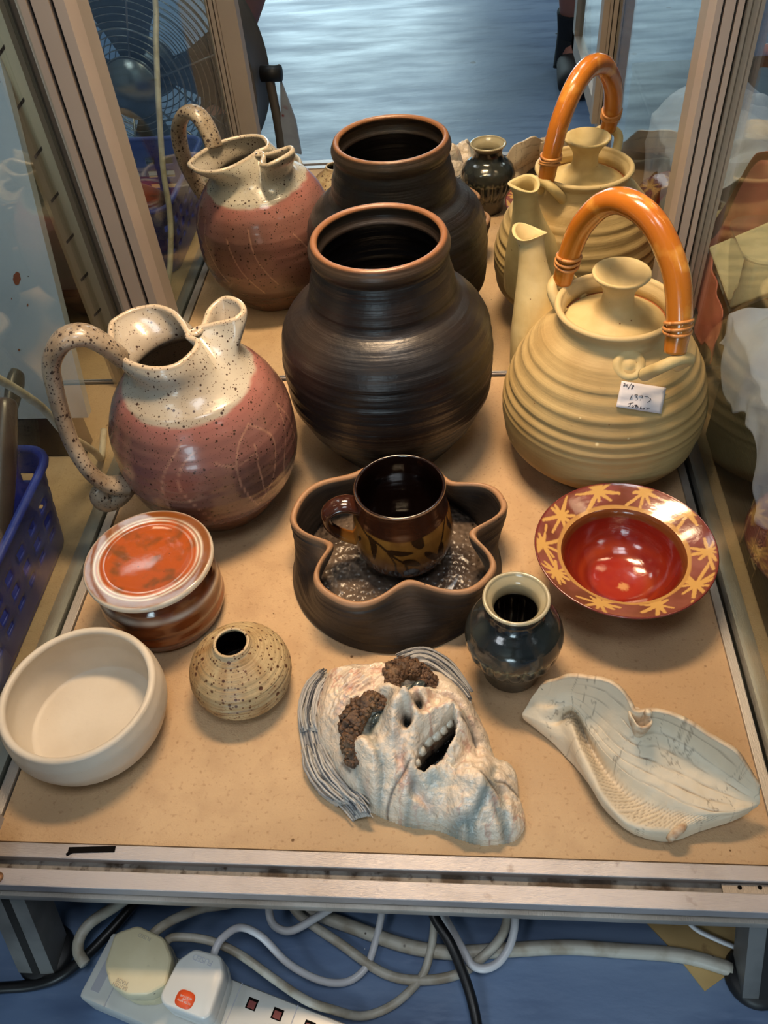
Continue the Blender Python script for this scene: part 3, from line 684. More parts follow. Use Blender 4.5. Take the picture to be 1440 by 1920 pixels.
for pts, w0, w1 in (([(225, 880), (300, 990), (420, 1080), (520, 1170), (640, 1260), (720, 1300), (740, 1390)], .0009, .0013), ([(300, 985), (360, 1080), (370, 1250)], .0005, .0038), ([(500, 1150), (640, 1190), (810, 1182)], .0004, .0032),
    ([(520, 1180), (600, 1290), (620, 1400)], .0007, .0009), ([(690, 1285), (780, 1290), (885, 1320)], .0005, .0045), ([(560, 1470), (600, 1410), (640, 1465)], .003, .005), ([(730, 1420), (790, 1390), (860, 1415)], .002, .006),
    ([(840, 975), (850, 1040), (890, 1100)], .004, .0060), ([(945, 1180), (1010, 1210), (1110, 1250)], .0012, .0034), ([(1110, 1250), (1120, 1150), (1120, 1060)], .001, .0042), ([(1120, 1060), (1140, 960), (1160, 800)], .0008, .0012), ([(1180, 770), (1205, 850), (1245, 910)], .0008, .0026),
    ([(950, 1370), (1020, 1330), (1110, 1300)], .0005, .0022), ([(185, 1000), (215, 1010), (205, 1030)], .001, .0016)):
    P2 = [on_mug(*z6(*p)) for p in crom(pts, 12)]; lv.append((P2, w0, w1))
def leafmask(s, z):
    m_ = 0
    for P2, w0, w1 in lv:
        if not (min(p[0] for p in P2)-.008 < s < max(p[0] for p in P2)+.008): continue
        for i in range(len(P2)-1):
            d, t_ = segdist((s, z), P2[i], P2[i+1]); x = (i+t_)/(len(P2)-1); wd = w0+(w1-w0)*math.sin(PI*x)
            m_ = max(m_, sstep(wd+.0004, wd-.0002, d))
    # the far side carries the same spray, turned round
    return m_
def mugc(th, z, rr, i):
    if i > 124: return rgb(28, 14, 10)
    k = fbm(math.cos(th)*2, math.sin(th)*2, z*20); oc = mix(rgb(148, 98, 42), rgb(112, 68, 28), clamp(.4+k))
    oc = mix(oc, rgb(96, 52, 22), .6*sstep(.016, .004, z))
    br = mix(rgb(60, 30, 18), rgb(84, 44, 24), clamp(.5+k))
    if .004 < z < .075:
        s = (th % (2*PI))*.046; m_ = leafmask(s, z)
        if m_ == 0 and th < PI: m_ = leafmask(((2*PI-th) % (2*PI))*.046, z)
        oc = mix(oc, rgb(40, 22, 14), .92*m_)
    c = mix(oc, br, sstep(.0672, .0686, z+.001*math.sin(th*3)))
    if z > MH-.0004: c = mix(c, rgb(150, 112, 80), .7)
    return c
pm = vessel(tm, rm, MH, .0034, .006, 120, 6)
MB().lathe(pm, 288, col=mugc).make('body', M['mug'], g)
hpx = [((660, 915), .088), ((640, 912), .092), ((616, 920), .091), ((604, 945), .084), ((612, 968), .072), ((632, 992), .058), ((652, 1008), .047), ((668, 1018), .042)]
base_dir = Vector((-.97, -.22, 0)).normalized()
hpts = []
for (q, z) in ((.0405, .079), (.0520, .0845), (.0640, .083), (.0725, .074), (.0720, .060), (.0640, .047), (.0540, .0385), (.0455, .0335)):
    hpts.append(base_dir*q+Vector((0, 0, z)))
P8 = crom([tuple(p) for p in hpts], 44)
hmb = MB(); hmb.tube(P8, [.0092, .0085, .0078, .0072, .007, .007, .0072, .008], 16, flat=(.62, 1.25), up=(-1, -.2, .2))
hmb.c = [mix(rgb(56, 28, 18), rgb(176, 110, 44), sstep(30, 33, v//16)) for v in range(len(hmb.V))]
hmb.make('handle', M['mug'], g)

# --- small dark vase
g = thing('small_vase', 'small dark green-grey vase with flared pale mouth and fluted shoulder', 'vase', (.1169, -.4310, 0))
M['sv'] = mat('dark_celadon', attr=True, rough=.16, coat=.5, bump=[('n', 60, .0006), ('n', 14, .0014)])
ts = [0, .12, .2, .3, .42, .54, .66, .74, .80, .86, .93, 1]; rs = [.0255, .0265, .0285, .0352, .0405, .0420, .0392, .0320, .0238, .0215, .0228, .0278]
HS = .1045
ps = vessel(ts, rs, HS, .0036, .006, 130, 7)
def flute(th, z, q):
    k = sstep(.020, .028, z)*sstep(.0575, .050, z)
    return q-(.0036*k*(1-abs(math.sin(th*9)))**1.5 if q > .02 else 0)
def svc(th, z, rr, i):
    k = nz(math.cos(th)*2, math.sin(th)*2, z*30); c = mix(rgb(54, 56, 50), rgb(34, 36, 36), clamp(.5+k))
    fl_ = max((1-abs(math.sin(th*9)))**5, .8*math.exp(-((z-.056+.004*abs(math.cos(th*9)))/.0016)**2))*sstep(.022, .03, z)*sstep(.062, .056, z); c = mix(c, rgb(140, 132, 100), .75*fl_)
    c = mix(c, rgb(66, 58, 48), sstep(.022, .017, z)*.8)
    c = mix(c, rgb(176, 164, 132), sstep(.0965, .103, z)*.9)
    if i > 140 and z > .07: c = mix(rgb(96, 88, 68), rgb(178, 166, 134), sstep(.075, .1, z))
    elif i > 140: c = rgb(38, 30, 24)
    return c
MB().lathe(ps, 176, f=flute, col=svc).make('body', M['sv'], g)

# --- red lustre bowl with the star rim
RX, RY = .2228, -.3352
g = thing('lustre_bowl', 'shallow red bowl with broad rim painted with gold starbursts', 'bowl', (RX, RY, 0))
M['red'] = mat('red_lustre', attr=True, rough=.14, coat=.6, bump=[('n', 22, .0007, (1, 1, 6)), ('n', 90, .0002)])
pr = [(.0004, 0), (.030, 0), (.0335, .0005), (.0340, .004), (.0345, .008), (.042, .016), (.051, .030), (.0555, .0400), (.0630, .0455), (.0735, .0515), (.0805, .0562), (.0822, .0575)]
prs = pr[:3]+crom(pr[3:], 40)
rimtop = [(.0824, .0586), (.0816, .0594)]
inn = [(.0816-(.0816-.0572)*k/44, .0594-.0112*(k/44)**.9) for k in range(1, 45)]
well = crom([(.0572, .0482), (.0560, .0468), (.0545, .0440), (.0500, .0320), (.0420, .0200), (.0300, .0120), (.0180, .0088), (.0080, .0080), (.0004, .0078)], 50)
NR0 = len(prs)+2
stars = []
for k, px in enumerate(((1053, 965), (1122, 923), (1208, 925), (1290, 965), (1328, 1035), (1305, 1095), (1235, 1130), (1125, 1128), (1043, 1072), (1018, 1022))):
    p = at(px[0], px[1], .0545); stars.append((p.x-RX, p.y-RY, .2+k*1.1))
RS = random.Random(3); rays = []
for sx, sy, ph in stars:
    L = []
    a = ph
    while a < ph+2*PI-.3:
        ln = RS.uniform(.009, .0255); a1 = a+RS.uniform(-.12, .12)
        L.append(((sx+.001*math.cos(a), sy+.001*math.sin(a)), (sx+ln*math.cos(a1), sy+ln*math.sin(a1)), RS.uniform(.0013, .0027), RS.uniform(.0007, .0019)))
        if RS.random() < .35: d0 = RS.uniform(.018, .024); L.append(((sx+d0*math.cos(a1), sy+d0*math.sin(a1)), (sx+(d0+.006)*math.cos(a1), sy+(d0+.006)*math.sin(a1)), .0010, .0012))
        a += RS.uniform(.42, .85)
    rays.append((sx, sy, L))
def starmask(x, y):
    m_ = 0; wob = .0005*nz(x*420, y*420)
    for sx, sy, L in rays:
        d = math.hypot(x-sx, y-sy)
        if d > .031: continue
        m_ = max(m_, sstep(.0040, .0030, d+wob*2))
        for p0, p1, w0, w1 in L:
            q, t_ = segdist((x, y), p0, p1); wd = w0+(w1-w0)*t_+wob; m_ = max(m_, sstep(wd+.0003, wd-.0003, q))
    return m_
def redc(th, z, rr, i):
    x, y = rr*math.cos(th), rr*math.sin(th)
    if i < NR0-8: return mix(rgb(120, 52, 36), rgb(168, 100, 56), clamp(.4+nz(x*60, y*60, z*60)))
    if i < NR0+1: return rgb(112, 46, 40)
    if i < NR0+44:
        k = fbm(x*28, y*28, 2); c = mix(rgb(138, 80, 68), rgb(112, 60, 44), clamp(.5+k)); c = mix(c, rgb(146, 74, 84), .5*clamp(nz(x*30+5, y*30)*1.5))
        c = mix(c, rgb(204, 160, 92), starmask(x, y)); c = mix(c, rgb(186, 140, 80), sstep(.0615, .0600, rr+.0014*nz(math.cos(th)*3, math.sin(th)*3))); return mix(c, rgb(120, 40, 36), sstep(.0795, .0815, rr))
    if rr > .0535: return rgb(110, 60, 28)
    k = nz(math.cos(th)*1.2, math.sin(th)*1.2, rr*160); c = mix(rgb(118, 28, 18), rgb(150, 56, 24), clamp(.5+k)*sstep(.052, .036, rr)); c = mix(c, rgb(160, 44, 32), sstep(.03, .022, rr)*.8)
    c = mix(c, rgb(206, 150, 96), .9*sstep(.0065, .003, math.hypot(x-.004, y+.008)+.002*nz(x*400, y*400)))
    return c
MB().lathe(prs+rimtop+inn+well, 512, col=redc).make('body', M['red'], g)

# ------------------------------------------------------------------ clay face sculpture
FX, FY = .025, -.505
g = thing('face_sculpture', 'pale glazed clay face with bushy brown eyebrows and open toothy mouth, lying at the front', 'sculpture', (FX, FY, 0))
def W(px, py, z=.05): p = at(px, py, z); return (p.x, p.y)
out_px = [(600, 1300, .012), (612, 1262, .02), (650, 1240, .028), (700, 1231, .032), (748, 1232, .034), (790, 1240, .034), (838, 1252, .03), (872, 1283, .028), (893, 1320, .024), (915, 1365, .02), (930, 1412, .016), (955, 1424, .012), (970, 1450, .010), (974, 1490, .008), (986, 1538, .004), (975, 1570, .0), (955, 1582, .0), (905, 1587, .0), (862, 1576, .0), (822, 1560, .0), (770, 1553, 0), (742, 1545, 0), (702, 1528, 0), (672, 1508, 0), (640, 1480, 0), (618, 1440, .0), (596, 1400, .004), (590, 1350, .008)]
OUT = [W(*p) for p in out_px]
OUTC = crom(OUT, 120, True)
def seg_px(L, z): return [W(x, y, z) for x, y in L]
noseC = W(752, 1322, .068); noseB = seg_px([(728, 1300), (742, 1312), (756, 1326)], .066)
alaL = seg_px([(737, 1338), (739, 1356), (745, 1374)], .066); alaR = seg_px([(781, 1308), (792, 1314), (798, 1325)], .062); sept = seg_px([(764, 1330), (774, 1342), (780, 1350)], .064); tip = W(758, 1330, .072)
nosL = W(764, 1360, .062); nosR = W(786, 1333, .060)
eyeL = seg_px([(722, 1342), (708, 1355), (695, 1370)], .050); eyeR = seg_px([(768, 1302), (784, 1294), (800, 1288)], .048)
lidsL = [seg_px([(722, 1334), (705, 1344), (688, 1362)], .053), seg_px([(727, 1350), (716, 1364), (702, 1377)], .050)]
lidsR = [seg_px([(764, 1296), (780, 1286), (800, 1280)], .051), seg_px([(774, 1310), (790, 1302), (806, 1294)], .049)]
lipU = crom(seg_px([(772, 1440), (774, 1405), (790, 1372), (812, 1354), (836, 1341), (853, 1347)], .054), 20)
lipL = crom(seg_px([(792, 1456), (820, 1440), (842, 1418), (860, 1394), (866, 1368)], .050), 20)
HOLE = seg_px([(779, 1441), (784, 1420), (796, 1398), (818, 1380), (838, 1362), (851, 1350), (857, 1370), (852, 1390), (837, 1410), (819, 1432), (796, 1445)], .047)
chin = W(893, 1462, .050); chinf = seg_px([(806, 1462), (838, 1448), (862, 1428), (878, 1400)], .044)
cheekL = W(690, 1425, .050); cheekR = W(868, 1318, .046); browM = W(725, 1300, .055)
folds = [crom(seg_px(L, .045), 10) for L in ([(758, 1385), (750, 1420), (762, 1452), (800, 1490)], [(812, 1315), (850, 1322), (880, 1352), (896, 1400)], [(735, 1545), (760, 1500), (775, 1460)], [(930, 1415), (905, 1490), (870, 1550)], [(940, 1470), (955, 1530), (965, 1570)],
         [(640, 1400), (668, 1440), (690, 1500)], [(820, 1530), (870, 1520), (900, 1550)], [(690, 1510), (760, 1510), (830, 1530)], [(822, 1316), (862, 1334), (892, 1374)], [(800, 1524), (850, 1530), (905, 1500), (930, 1455)], [(700, 1400), (716, 1440), (708, 1480)], [(930, 1500), (948, 1530), (950, 1566)])]
wrk = [crom(seg_px(L, .055), 8) for L in ([(640, 1290), (700, 1262), (735, 1248)], [(650, 1310), (690, 1290), (720, 1270)], [(630, 1330), (660, 1290), (700, 1250)])]
cracks = [crom(seg_px(L, z_), 10) for L, z_ in (([(772, 1443), (748, 1462), (732, 1478), (716, 1508), (706, 1532)], .040), ([(902, 1462), (918, 1472), (934, 1482)], .040), ([(866, 1362), (884, 1366), (892, 1380)], .045), ([(930, 1480), (950, 1478), (972, 1486)], .02), ([(640, 1424), (655, 1440)], .04))]
def g2(p, c, s): return math.exp(-((p[0]-c[0])**2+(p[1]-c[1])**2)/(2*s*s))
def gl(p, L, s): d = polydist(p, L); return math.exp(-d*d/(2*s*s))
def fh(p):
    d = polydist(p, OUTC+[OUTC[0]])
    if not inside(p, OUTC): d = -d
    k = clamp(d/.046)
    # lower neck end is lower than the head
    u = clamp((p[0]*.55-p[1]*.83-.405)/.11)
    top = .060-.026*sstep(.25, 1, u)
    h = .003+top*math.sqrt(max(0, 1-(1-k)**2))**1.25
    n1 = (fbm(p[0]*62, p[1]*62, 3)*.0042-.0046*abs(nz(p[0]*46+5, p[1]*46, 8))**.8+.0015)*(.3+k); n2 = fbm(p[0]*34, p[1]*34, 7)*.0085*sstep(.1, .9, u)
    for L in cracks: h -= .0022*gl(p, L, .0011)
    h += n1+n2
    h += .0145*g2(p, noseC, .0112)+.009*gl(p, noseB, .0065)+.006*g2(p, tip, .0062)+.0120*gl(p, alaL, .0046)+.0100*gl(p, alaR, .0040)+.010*gl(p, sept, .0030)
    h -= .0085*g2(p, nosL, .0028)+.0080*g2(p, nosR, .0025)
    h -= .0160*gl(p, eyeL, .0068)+.0150*gl(p, eyeR, .0068)
    h += .0065*g2(p, eyeL[1], .0036)+.0060*g2(p, eyeR[1], .0036)
    for L in lidsL+lidsR: h += .0045*gl(p, L, .0021)
    h += .0125*gl(p, lipU, .0044)+.0075*gl(p, lipL, .0042)
    h += .0165*g2(p, chin, .0180)-.0065*gl(p, chinf, .0055)
    h += .0085*g2(p, cheekL, .017)+.0075*g2(p, cheekR, .014)+.004*g2(p, browM, .008)
    for i, L in enumerate(folds): h -= (.0046 if i < 2 else .0042)*gl(p, L, .0028)
    for i, L in enumerate(folds): 
        q = (p[0]+.004, p[1]+.004); h += .0030*gl(q, L, .0042)
    for L in wrk: h += .0012*math.sin(polydist(p, L)*1400)*gl(p, L, .007)
    if inside(p, HOLE): h = min(h, .022) if polydist(p, HOLE+[HOLE[0]]) < .0012 else .009
    return h
gx0, gx1, gy0, gy1, st_ = -.085, .130, -.603, -.395, .00088
nx = int((gx1-gx0)/st_); ny = int((gy1-gy0)/st_)
idx = {}; V = []; cols = []
for j in range(ny):
    for i in range(nx):
        p = (gx0+i*st_, gy0+j*st_)
        if not inside(p, OUTC): continue
        h = fh(p); idx[(i, j)] = len(V); V.append((p[0]-FX, p[1]-FY, h))
        k = fbm(p[0]*30, p[1]*30, 1); c = mix(rgb(240, 218, 192), rgb(222, 206, 186), clamp(.5+k))
        c = mix(c, rgb(222, 198, 176), .5*sstep(-.46, -.43, p[1]))
        r1 = abs(nz(p[0]*75, p[1]*75, 9)); rr_ = abs(fbm(p[0]*42+3, p[1]*42, 4))
        c = mix(c, rgb(186, 106, 84), .55*sstep(.09, .0, rr_)*sstep(-.15, .25, nz(p[0]*18, p[1]*18, 20)))
        for L in folds[:2]+wrk: c = mix(c, rgb(192, 120, 98), .45*gl(p, L, .0032)*clamp(.4+nz(p[0]*90, p[1]*90)))
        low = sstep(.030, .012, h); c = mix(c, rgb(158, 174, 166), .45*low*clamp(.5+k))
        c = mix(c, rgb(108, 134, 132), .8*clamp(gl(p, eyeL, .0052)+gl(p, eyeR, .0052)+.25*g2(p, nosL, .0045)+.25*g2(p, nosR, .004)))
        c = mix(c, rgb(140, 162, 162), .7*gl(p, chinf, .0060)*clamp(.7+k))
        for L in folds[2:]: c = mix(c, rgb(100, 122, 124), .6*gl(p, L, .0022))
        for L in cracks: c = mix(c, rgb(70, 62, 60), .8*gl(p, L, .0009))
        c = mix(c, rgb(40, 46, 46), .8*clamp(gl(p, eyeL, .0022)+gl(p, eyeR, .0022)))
        c = mix(c, rgb(24, 26, 26), clamp(g2(p, nosL, .0025)*1.6+g2(p, nosR, .0022)*1.6))  # nostril shade painted as dark patches, the pits themselves are shallow
        if inside(p, HOLE): c = rgb(10, 8, 8)
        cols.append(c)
F = []
for (i, j), a in idx.items():
    q = [idx.get((i+1, j)), idx.get((i+1, j+1)), idx.get((i, j+1))]
    if None not in q: F.append((a, q[0], q[1], q[2]))
# skirt down to the shelf
edge = {}
for f in F:
    for a, b_ in zip(f, f[1:]+f[:1]): edge[(a, b_)] = 1
for (a, b_) in list(edge):
    if (b_, a) not in edge:
        k = len(V); V += [(V[b_][0], V[b_][1], 0), (V[a][0], V[a][1], 0)]; cols += [cols[b_], cols[a]]; F.append((b_, a, k+1, k))
M['face'] = mat('glazed_pale_clay', attr=True, rough=.34, coat=.25, speck=[(200, rgb(120, 84, 72), .01, .02)], bump=[('n', 90, .0034), ('n', 230, .0016)])
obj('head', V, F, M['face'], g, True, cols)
M['brow'] = mat('rough_brown_clay', rgb(104, 76, 54), .6, mott=[(120, rgb(62, 44, 32), .45, .62), (60, rgb(142, 110, 78), .56, .75)], bump=[('n', 220, .0024), ('p', 160, .0016)])
for L in ([(716, 1314), (690, 1314), (668, 1332), (656, 1352), (653, 1378), (655, 1400)], [(738, 1284), (738, 1264), (748, 1248), (770, 1242), (792, 1248), (808, 1260)]):
    P3 = crom([tuple(at(x, y, .066)) for x, y in L], 15); b = MB()
    for k, p in enumerate(P3):
        x_ = k/14; rr_ = .0090*(.62+.5*math.sin(PI*min(1, x_*1.1)))
        hz = fh((p[0], p[1])); b.ball((p[0]-FX, p[1]-FY, hz+.002), (rr_*1.0, rr_*1.0, rr_*.85), 2, .5)
        for q in range(22):
            a = R.random()*2*PI; e = math.acos(R.random()); o_ = rr_*.95
            b.ball((p[0]-FX+o_*math.cos(a)*math.sin(e), p[1]-FY+o_*math.sin(a)*math.sin(e), hz+.002+o_*.85*math.cos(e)), R.uniform(.0012, .0028), 1, .9)
    b.make('eyebrow', M['brow'], g)
M['tooth'] = mat('glazed_teeth', rgb(206, 200, 184), .2, coat=.5, mott=[(120, rgb(150, 142, 126), .5, .7)])
for (x, y, s_) in ((781, 1430, .8), (789, 1408, 1.), (801, 1388, 1.15), (817, 1378, 1.1), (829, 1368, 1.), (841, 1356, .9)):
    p = at(x, y, .047); a = math.atan2(.55, .83)
    t = MB(); t.ball((0, 0, 0), (.0048*s_, .0042*s_, .0058*s_), 2, .25); o = t.make('tooth', M['tooth'], g, True, (p.x-FX, p.y-FY, .0465)); o.rotation_euler = (0, 0, a)
M['eye'] = mat('dark_glazed_eye', rgb(58, 66, 64), .15, coat=.6, mott=[(200, rgb(96, 104, 100), .5, .7)])
for L in (eyeL, eyeR):
    p = L[1]; d = Vector((L[2][0]-L[0][0], L[2][1]-L[0][1], 0)); e = MB().ball((0, 0, 0), (.0068, .0036, .0042), 3).make('eye', M['eye'], g, True, (p[0]-FX, p[1]-FY, fh(p)-.0012)); e.rotation_euler = (0, 0, math.atan2(d.y, d.x))
M['hair'] = mat('streaked_grey_hair', attr=True, rough=.4, bump=[('n', 200, .0008)])
def hair(rows):
    hb = MB()
    for A_, B_, n_, z0, z1 in rows:
        QA = crom([tuple(at(x, y, z0)) for x, y in A_], 40); QB = crom([tuple(at(x, y, z1)) for x, y in B_], 40); Vv = []; cc = []
        for i in range(40):
            e_ = .35+.65*math.sin(PI*min(1, max(0, (i+1)/20.5 if i < 20 else (40-i)/20.5)))**.5*.9
            for j in range(22):
                s_ = -.06+1.12*j/21; p = Vector(QA[i])*(1-s_)+Vector(QB[i])*s_; gz = abs(math.sin(s_*34+1.5*nz(i*.22, j*.15)+i*.12))
                lift = (.0052*math.sin(PI*clamp(s_))**.5+.0016*gz)*e_; edge_ = 1 if 0 < j < 21 else 0
                Vv.append((p.x-FX+.0010*nz(i*.9, j), p.y-FY+.0010*nz(i*.9, j, 4), max(.0004, (p.z+lift)*edge_ if j == 0 else p.z-.004+lift*1.5))); cc.append(mix(rgb(82, 84, 88), rgb(186, 182, 174), clamp(gz*1.1)))
        hb.add(Vv, [(i*22+j, i*22+j+1, (i+1)*22+j+1, (i+1)*22+j) for i in range(39) for j in range(21)], cc)
        PA = crom([tuple(at(x, y, z0)) for x, y in A_], 26); PB = crom([tuple(at(x, y, z1)) for x, y in B_], 26)
        for k in range(n_):
            s_ = k/(n_-1); pts = []; j = R.uniform(-.0016, .0016); a0 = R.uniform(0, .1); a1 = R.uniform(.9, 1.)
            for q in range(9):
                w_ = (a0+(a1-a0)*q/8)*25; i = min(int(w_), 24); f_ = w_-i
                a = Vector(PA[i])*(1-f_)+Vector(PA[i+1])*f_; c_ = Vector(PB[i])*(1-f_)+Vector(PB[i+1])*f_
                p = a*(1-s_)+c_*s_+Vector((j+.0012*nz(q*.7, k*3.1), j+.0012*nz(q*.7+9, k*3.1), .0035*math.sin(PI*s_)+.0016*nz(k*1.7, q*.5)+.002)); pts.append((p.x-FX, p.y-FY, max(.002, p.z)))
            c = mix(rgb(120, 122, 126), rgb(176, 174, 170), R.random())
            if R.random() < .3: c = rgb(70, 74, 82)
            hb.tube(pts, [.0006, .0012, .0012, .0007], 7, 16, c)
    hb.make('hair', M['hair'], g)
hair([([(606, 1254), (582, 1272), (566, 1306), (562, 1345), (570, 1396), (578, 1440), (604, 1478), (640, 1510), (662, 1538)], [(622, 1272), (606, 1296), (598, 1330), (596, 1356), (604, 1398), (624, 1436), (650, 1470), (678, 1498), (698, 1530)], 30, .003, .016),
      ([(600, 1262), (574, 1290), (562, 1330), (564, 1372)], [(616, 1280), (604, 1306), (598, 1340), (600, 1372)], 10, .010, .022),
      ([(566, 1400), (576, 1446), (600, 1482), (634, 1508)], [(606, 1398), (628, 1440), (656, 1476), (690, 1512)], 12, .007, .018)])
hair([([(738, 1232), (770, 1219), (806, 1222), (842, 1244), (868, 1276), (884, 1306)], [(764, 1256), (790, 1246), (815, 1256), (842, 1276), (866, 1298), (884, 1322)], 22, .014, .034)])

# ------------------------------------------------------------------ folded leaf-shaped clay vessel
LX, LY = .215, -.520
g = thing('leaf_vessel', 'crackled cream clay vessel folded like a ribbed leaf, at the front right', 'sculpture', (LX, LY, 0))
ST = [
 [(1012, 1288, .044), (1034, 1277, .058), (1070, 1272, .074), (1130, 1275, .084), (1172, 1304, .080), (1190, 1335, .072), (1226, 1333, .074), (1290, 1356, .074), (1365, 1402, .068), (1402, 1442, .056), (1420, 1478, .040)],
 [(1003, 1299, .034), (1034, 1300, .042), (1075, 1296, .052), (1122, 1314, .058), (1163, 1345, .058), (1195, 1376, .052), (1232, 1370, .052), (1290, 1398, .046), (1350, 1440, .040), (1400, 1478, .035), (1424, 1492, .031)],
 [(994, 1312, .026), (1034, 1318, .034), (1072, 1316, .040), (1112, 1350, .040), (1150, 1390, .040), (1190, 1418, .038), (1236, 1430, .036), (1288, 1455, .032), (1345, 1482, .030), (1396, 1500, .028), (1425, 1501, .027)],
 [(986, 1326, .022), (1034, 1332, .031), (1074, 1326, .036), (1106, 1372, .032), (1142, 1418, .030), (1184, 1452, .029), (1232, 1480, .027), (1285, 1505, .026), (1335, 1520, .027), (1385, 1520, .027), (1424, 1507, .025)],
 [(980, 1336, .018), (1033, 1352, .022), (1076, 1342, .020), (1104, 1395, .016), (1134, 1446, .014), (1172, 1488, .014), (1216, 1514, .015), (1268, 1528, .018), (1320, 1532, .022), (1376, 1527, .023), (1420, 1512, .023)],
 [(979, 1342, .015), (1036, 1364, .020), (1067, 1352, .030), (1088, 1400, .030), (1113, 1448, .028), (1136, 1494, .024), (1180, 1538, .020), (1248, 1554, .018), (1310, 1543, .018), (1372, 1532, .020), (1415, 1516, .020)],
 [(982, 1349, .008), (1036, 1380, .013), (1062, 1385, .021), (1082, 1426, .021), (1106, 1470, .020), (1132, 1512, .016), (1184, 1556, .013), (1252, 1568, .012), (1314, 1551, .012), (1372, 1537, .014), (1409, 1520, .016)],
 [(990, 1355, .0022), (1036, 1393, .0022), (1065, 1424, .0022), (1090, 1452, .0022), (1115, 1487, .0022), (1140, 1525, .0022), (1190, 1565, .0022), (1255, 1578, .0022), (1320, 1557, .004), (1370, 1541, .008), (1402, 1526, .011)]]
NA, NB = 230, 130
rows = [crom([tuple(at(x, y, z)) for x, y, z in S_], NA) for S_ in ST]
colsP = [crom([rows[k][i] for k in range(len(rows))], NB) for i in range(NA)]
V = []; cols = []
for i in range(NA):
    for j in range(NB):
        p = Vector(colsP[i][j]); u, v = i/(NA-1), j/(NB-1)*7
        n1 = .0010*fbm(p.x*60, p.y*60, p.z*60); c = mix(rgb(222, 206, 180), rgb(204, 190, 166), clamp(.5+fbm(p.x*24, p.y*24)))
        gr = 0
        if .08 < u < .97:
            wv = v+.12*nz(u*9, v*1.3); wid = sstep(0.06, .24, u-.08)*sstep(.97, .8, u)
            if .35 < v < 3.4:
                q = (wv*2.0) % 1; gr = sstep(.10, .0, min(q, 1-q))*wid*clamp(.55+nz(u*12, round(wv*2)*3))
        st2 = 0
        if 3.5 < v < 5.2 and .15 < u < .85: q = (u*62+.6*nz(u*30, v)+v*1.4) % 1; st2 = sstep(.22, .0, min(q, 1-q))*sstep(3.5, 3.9, v)*sstep(5.2, 4.7, v)
        n_ = n1-.0017*gr-.0010*st2+.0014*math.sin(u*40+v*2)*sstep(.8, 0, v)*.6
        V.append((p.x-LX, p.y-LY, max(.0021, p.z+n_)))
        c = mix(c, rgb(104, 86, 68), .75*gr); c = mix(c, rgb(128, 106, 82), .55*st2)
        cr_ = sstep(.05, 0, abs(fbm(p.x*62+4, p.y*62, 2, 3)))*sstep(-.2, .15, nz(p.x*28, p.y*28, 5)+.06); c = mix(c, rgb(98, 84, 70), .6*cr_)
        e = sstep(.16, .03, v)+sstep(6.7, 7, v)*.6; c = mix(c, rgb(186, 148, 112), .6*clamp(e)*clamp(.6+nz(u*30, 2)))
        cols.append(c)
F = [(i*NB+j, i*NB+j+1, (i+1)*NB+j+1, (i+1)*NB+j) for i in range(NA-1) for j in range(NB-1)]
M['leaf'] = mat('crackled_cream_clay', attr=True, rough=.5, spec=.4, bump=[('n', 110, .0010), ('n', 25, .0016)])
lf = obj('leaf_body', V, F, M['leaf'], g, True, cols)
sm = lf.modifiers.new('thick', 'SOLIDIFY'); sm.thickness = .0036; sm.offset = -1 if Vector(lf.data.polygons[5000].normal).z > 0 else 1
p = at(1199, 1352, .064); q = Vector((p.x-LX, p.y-LY, 0))
M['leaf2'] = mat('cream_clay_rim', rgb(216, 200, 174), .5, mott=[(80, rgb(176, 142, 110), .45, .65)], bump=[('n', 150, .0012)])
nb_ = MB()
nb_.lathe([(.0030, .034), (.0052, .046), (.0072, .058), (.0084, .068), (.0074, .0700), (.0056, .067), (.0040, .060), (.0030, .053), (.0004, .052)], 32, q.x, q.y, f=lambda th, z, r_: r_*(1+.24*math.cos(2*th+1.9)+.10*math.cos(3*th)))
col_ = nb_.make('spout_hole', M['leaf2'], g)
MB().lathe([(.0004, .0538), (.0028, .0538), (.0028, .0530), (.0004, .0530)], 20, q.x, q.y).make('hole', M['dark'], col_)
k0 = at(1216, 1338, .070)-Vector((LX, LY, 0))
MB().tube([k0+Vector((.002, .006, -.012)), k0+Vector((.0, .001, -.003)), k0+Vector((-.001, -.001, .004)), k0+Vector((-.0012, -.0012, .006))], [.0040, .0034, .0030, .0018], 12, 14).make('nib', M['leaf2'], g)
t0 = [at(1256, 1572, .010), at(1260, 1568, .014), at(1268, 1561, .017), at(1278, 1553, .019), at(1283, 1548, .016)]
MB().tube([x-Vector((LX, LY, 0)) for x in t0], [.0030, .0034, .0034, .0024], 12, 18).make('rolled_tab', M['leaf'] if False else M['leaf2'], g)

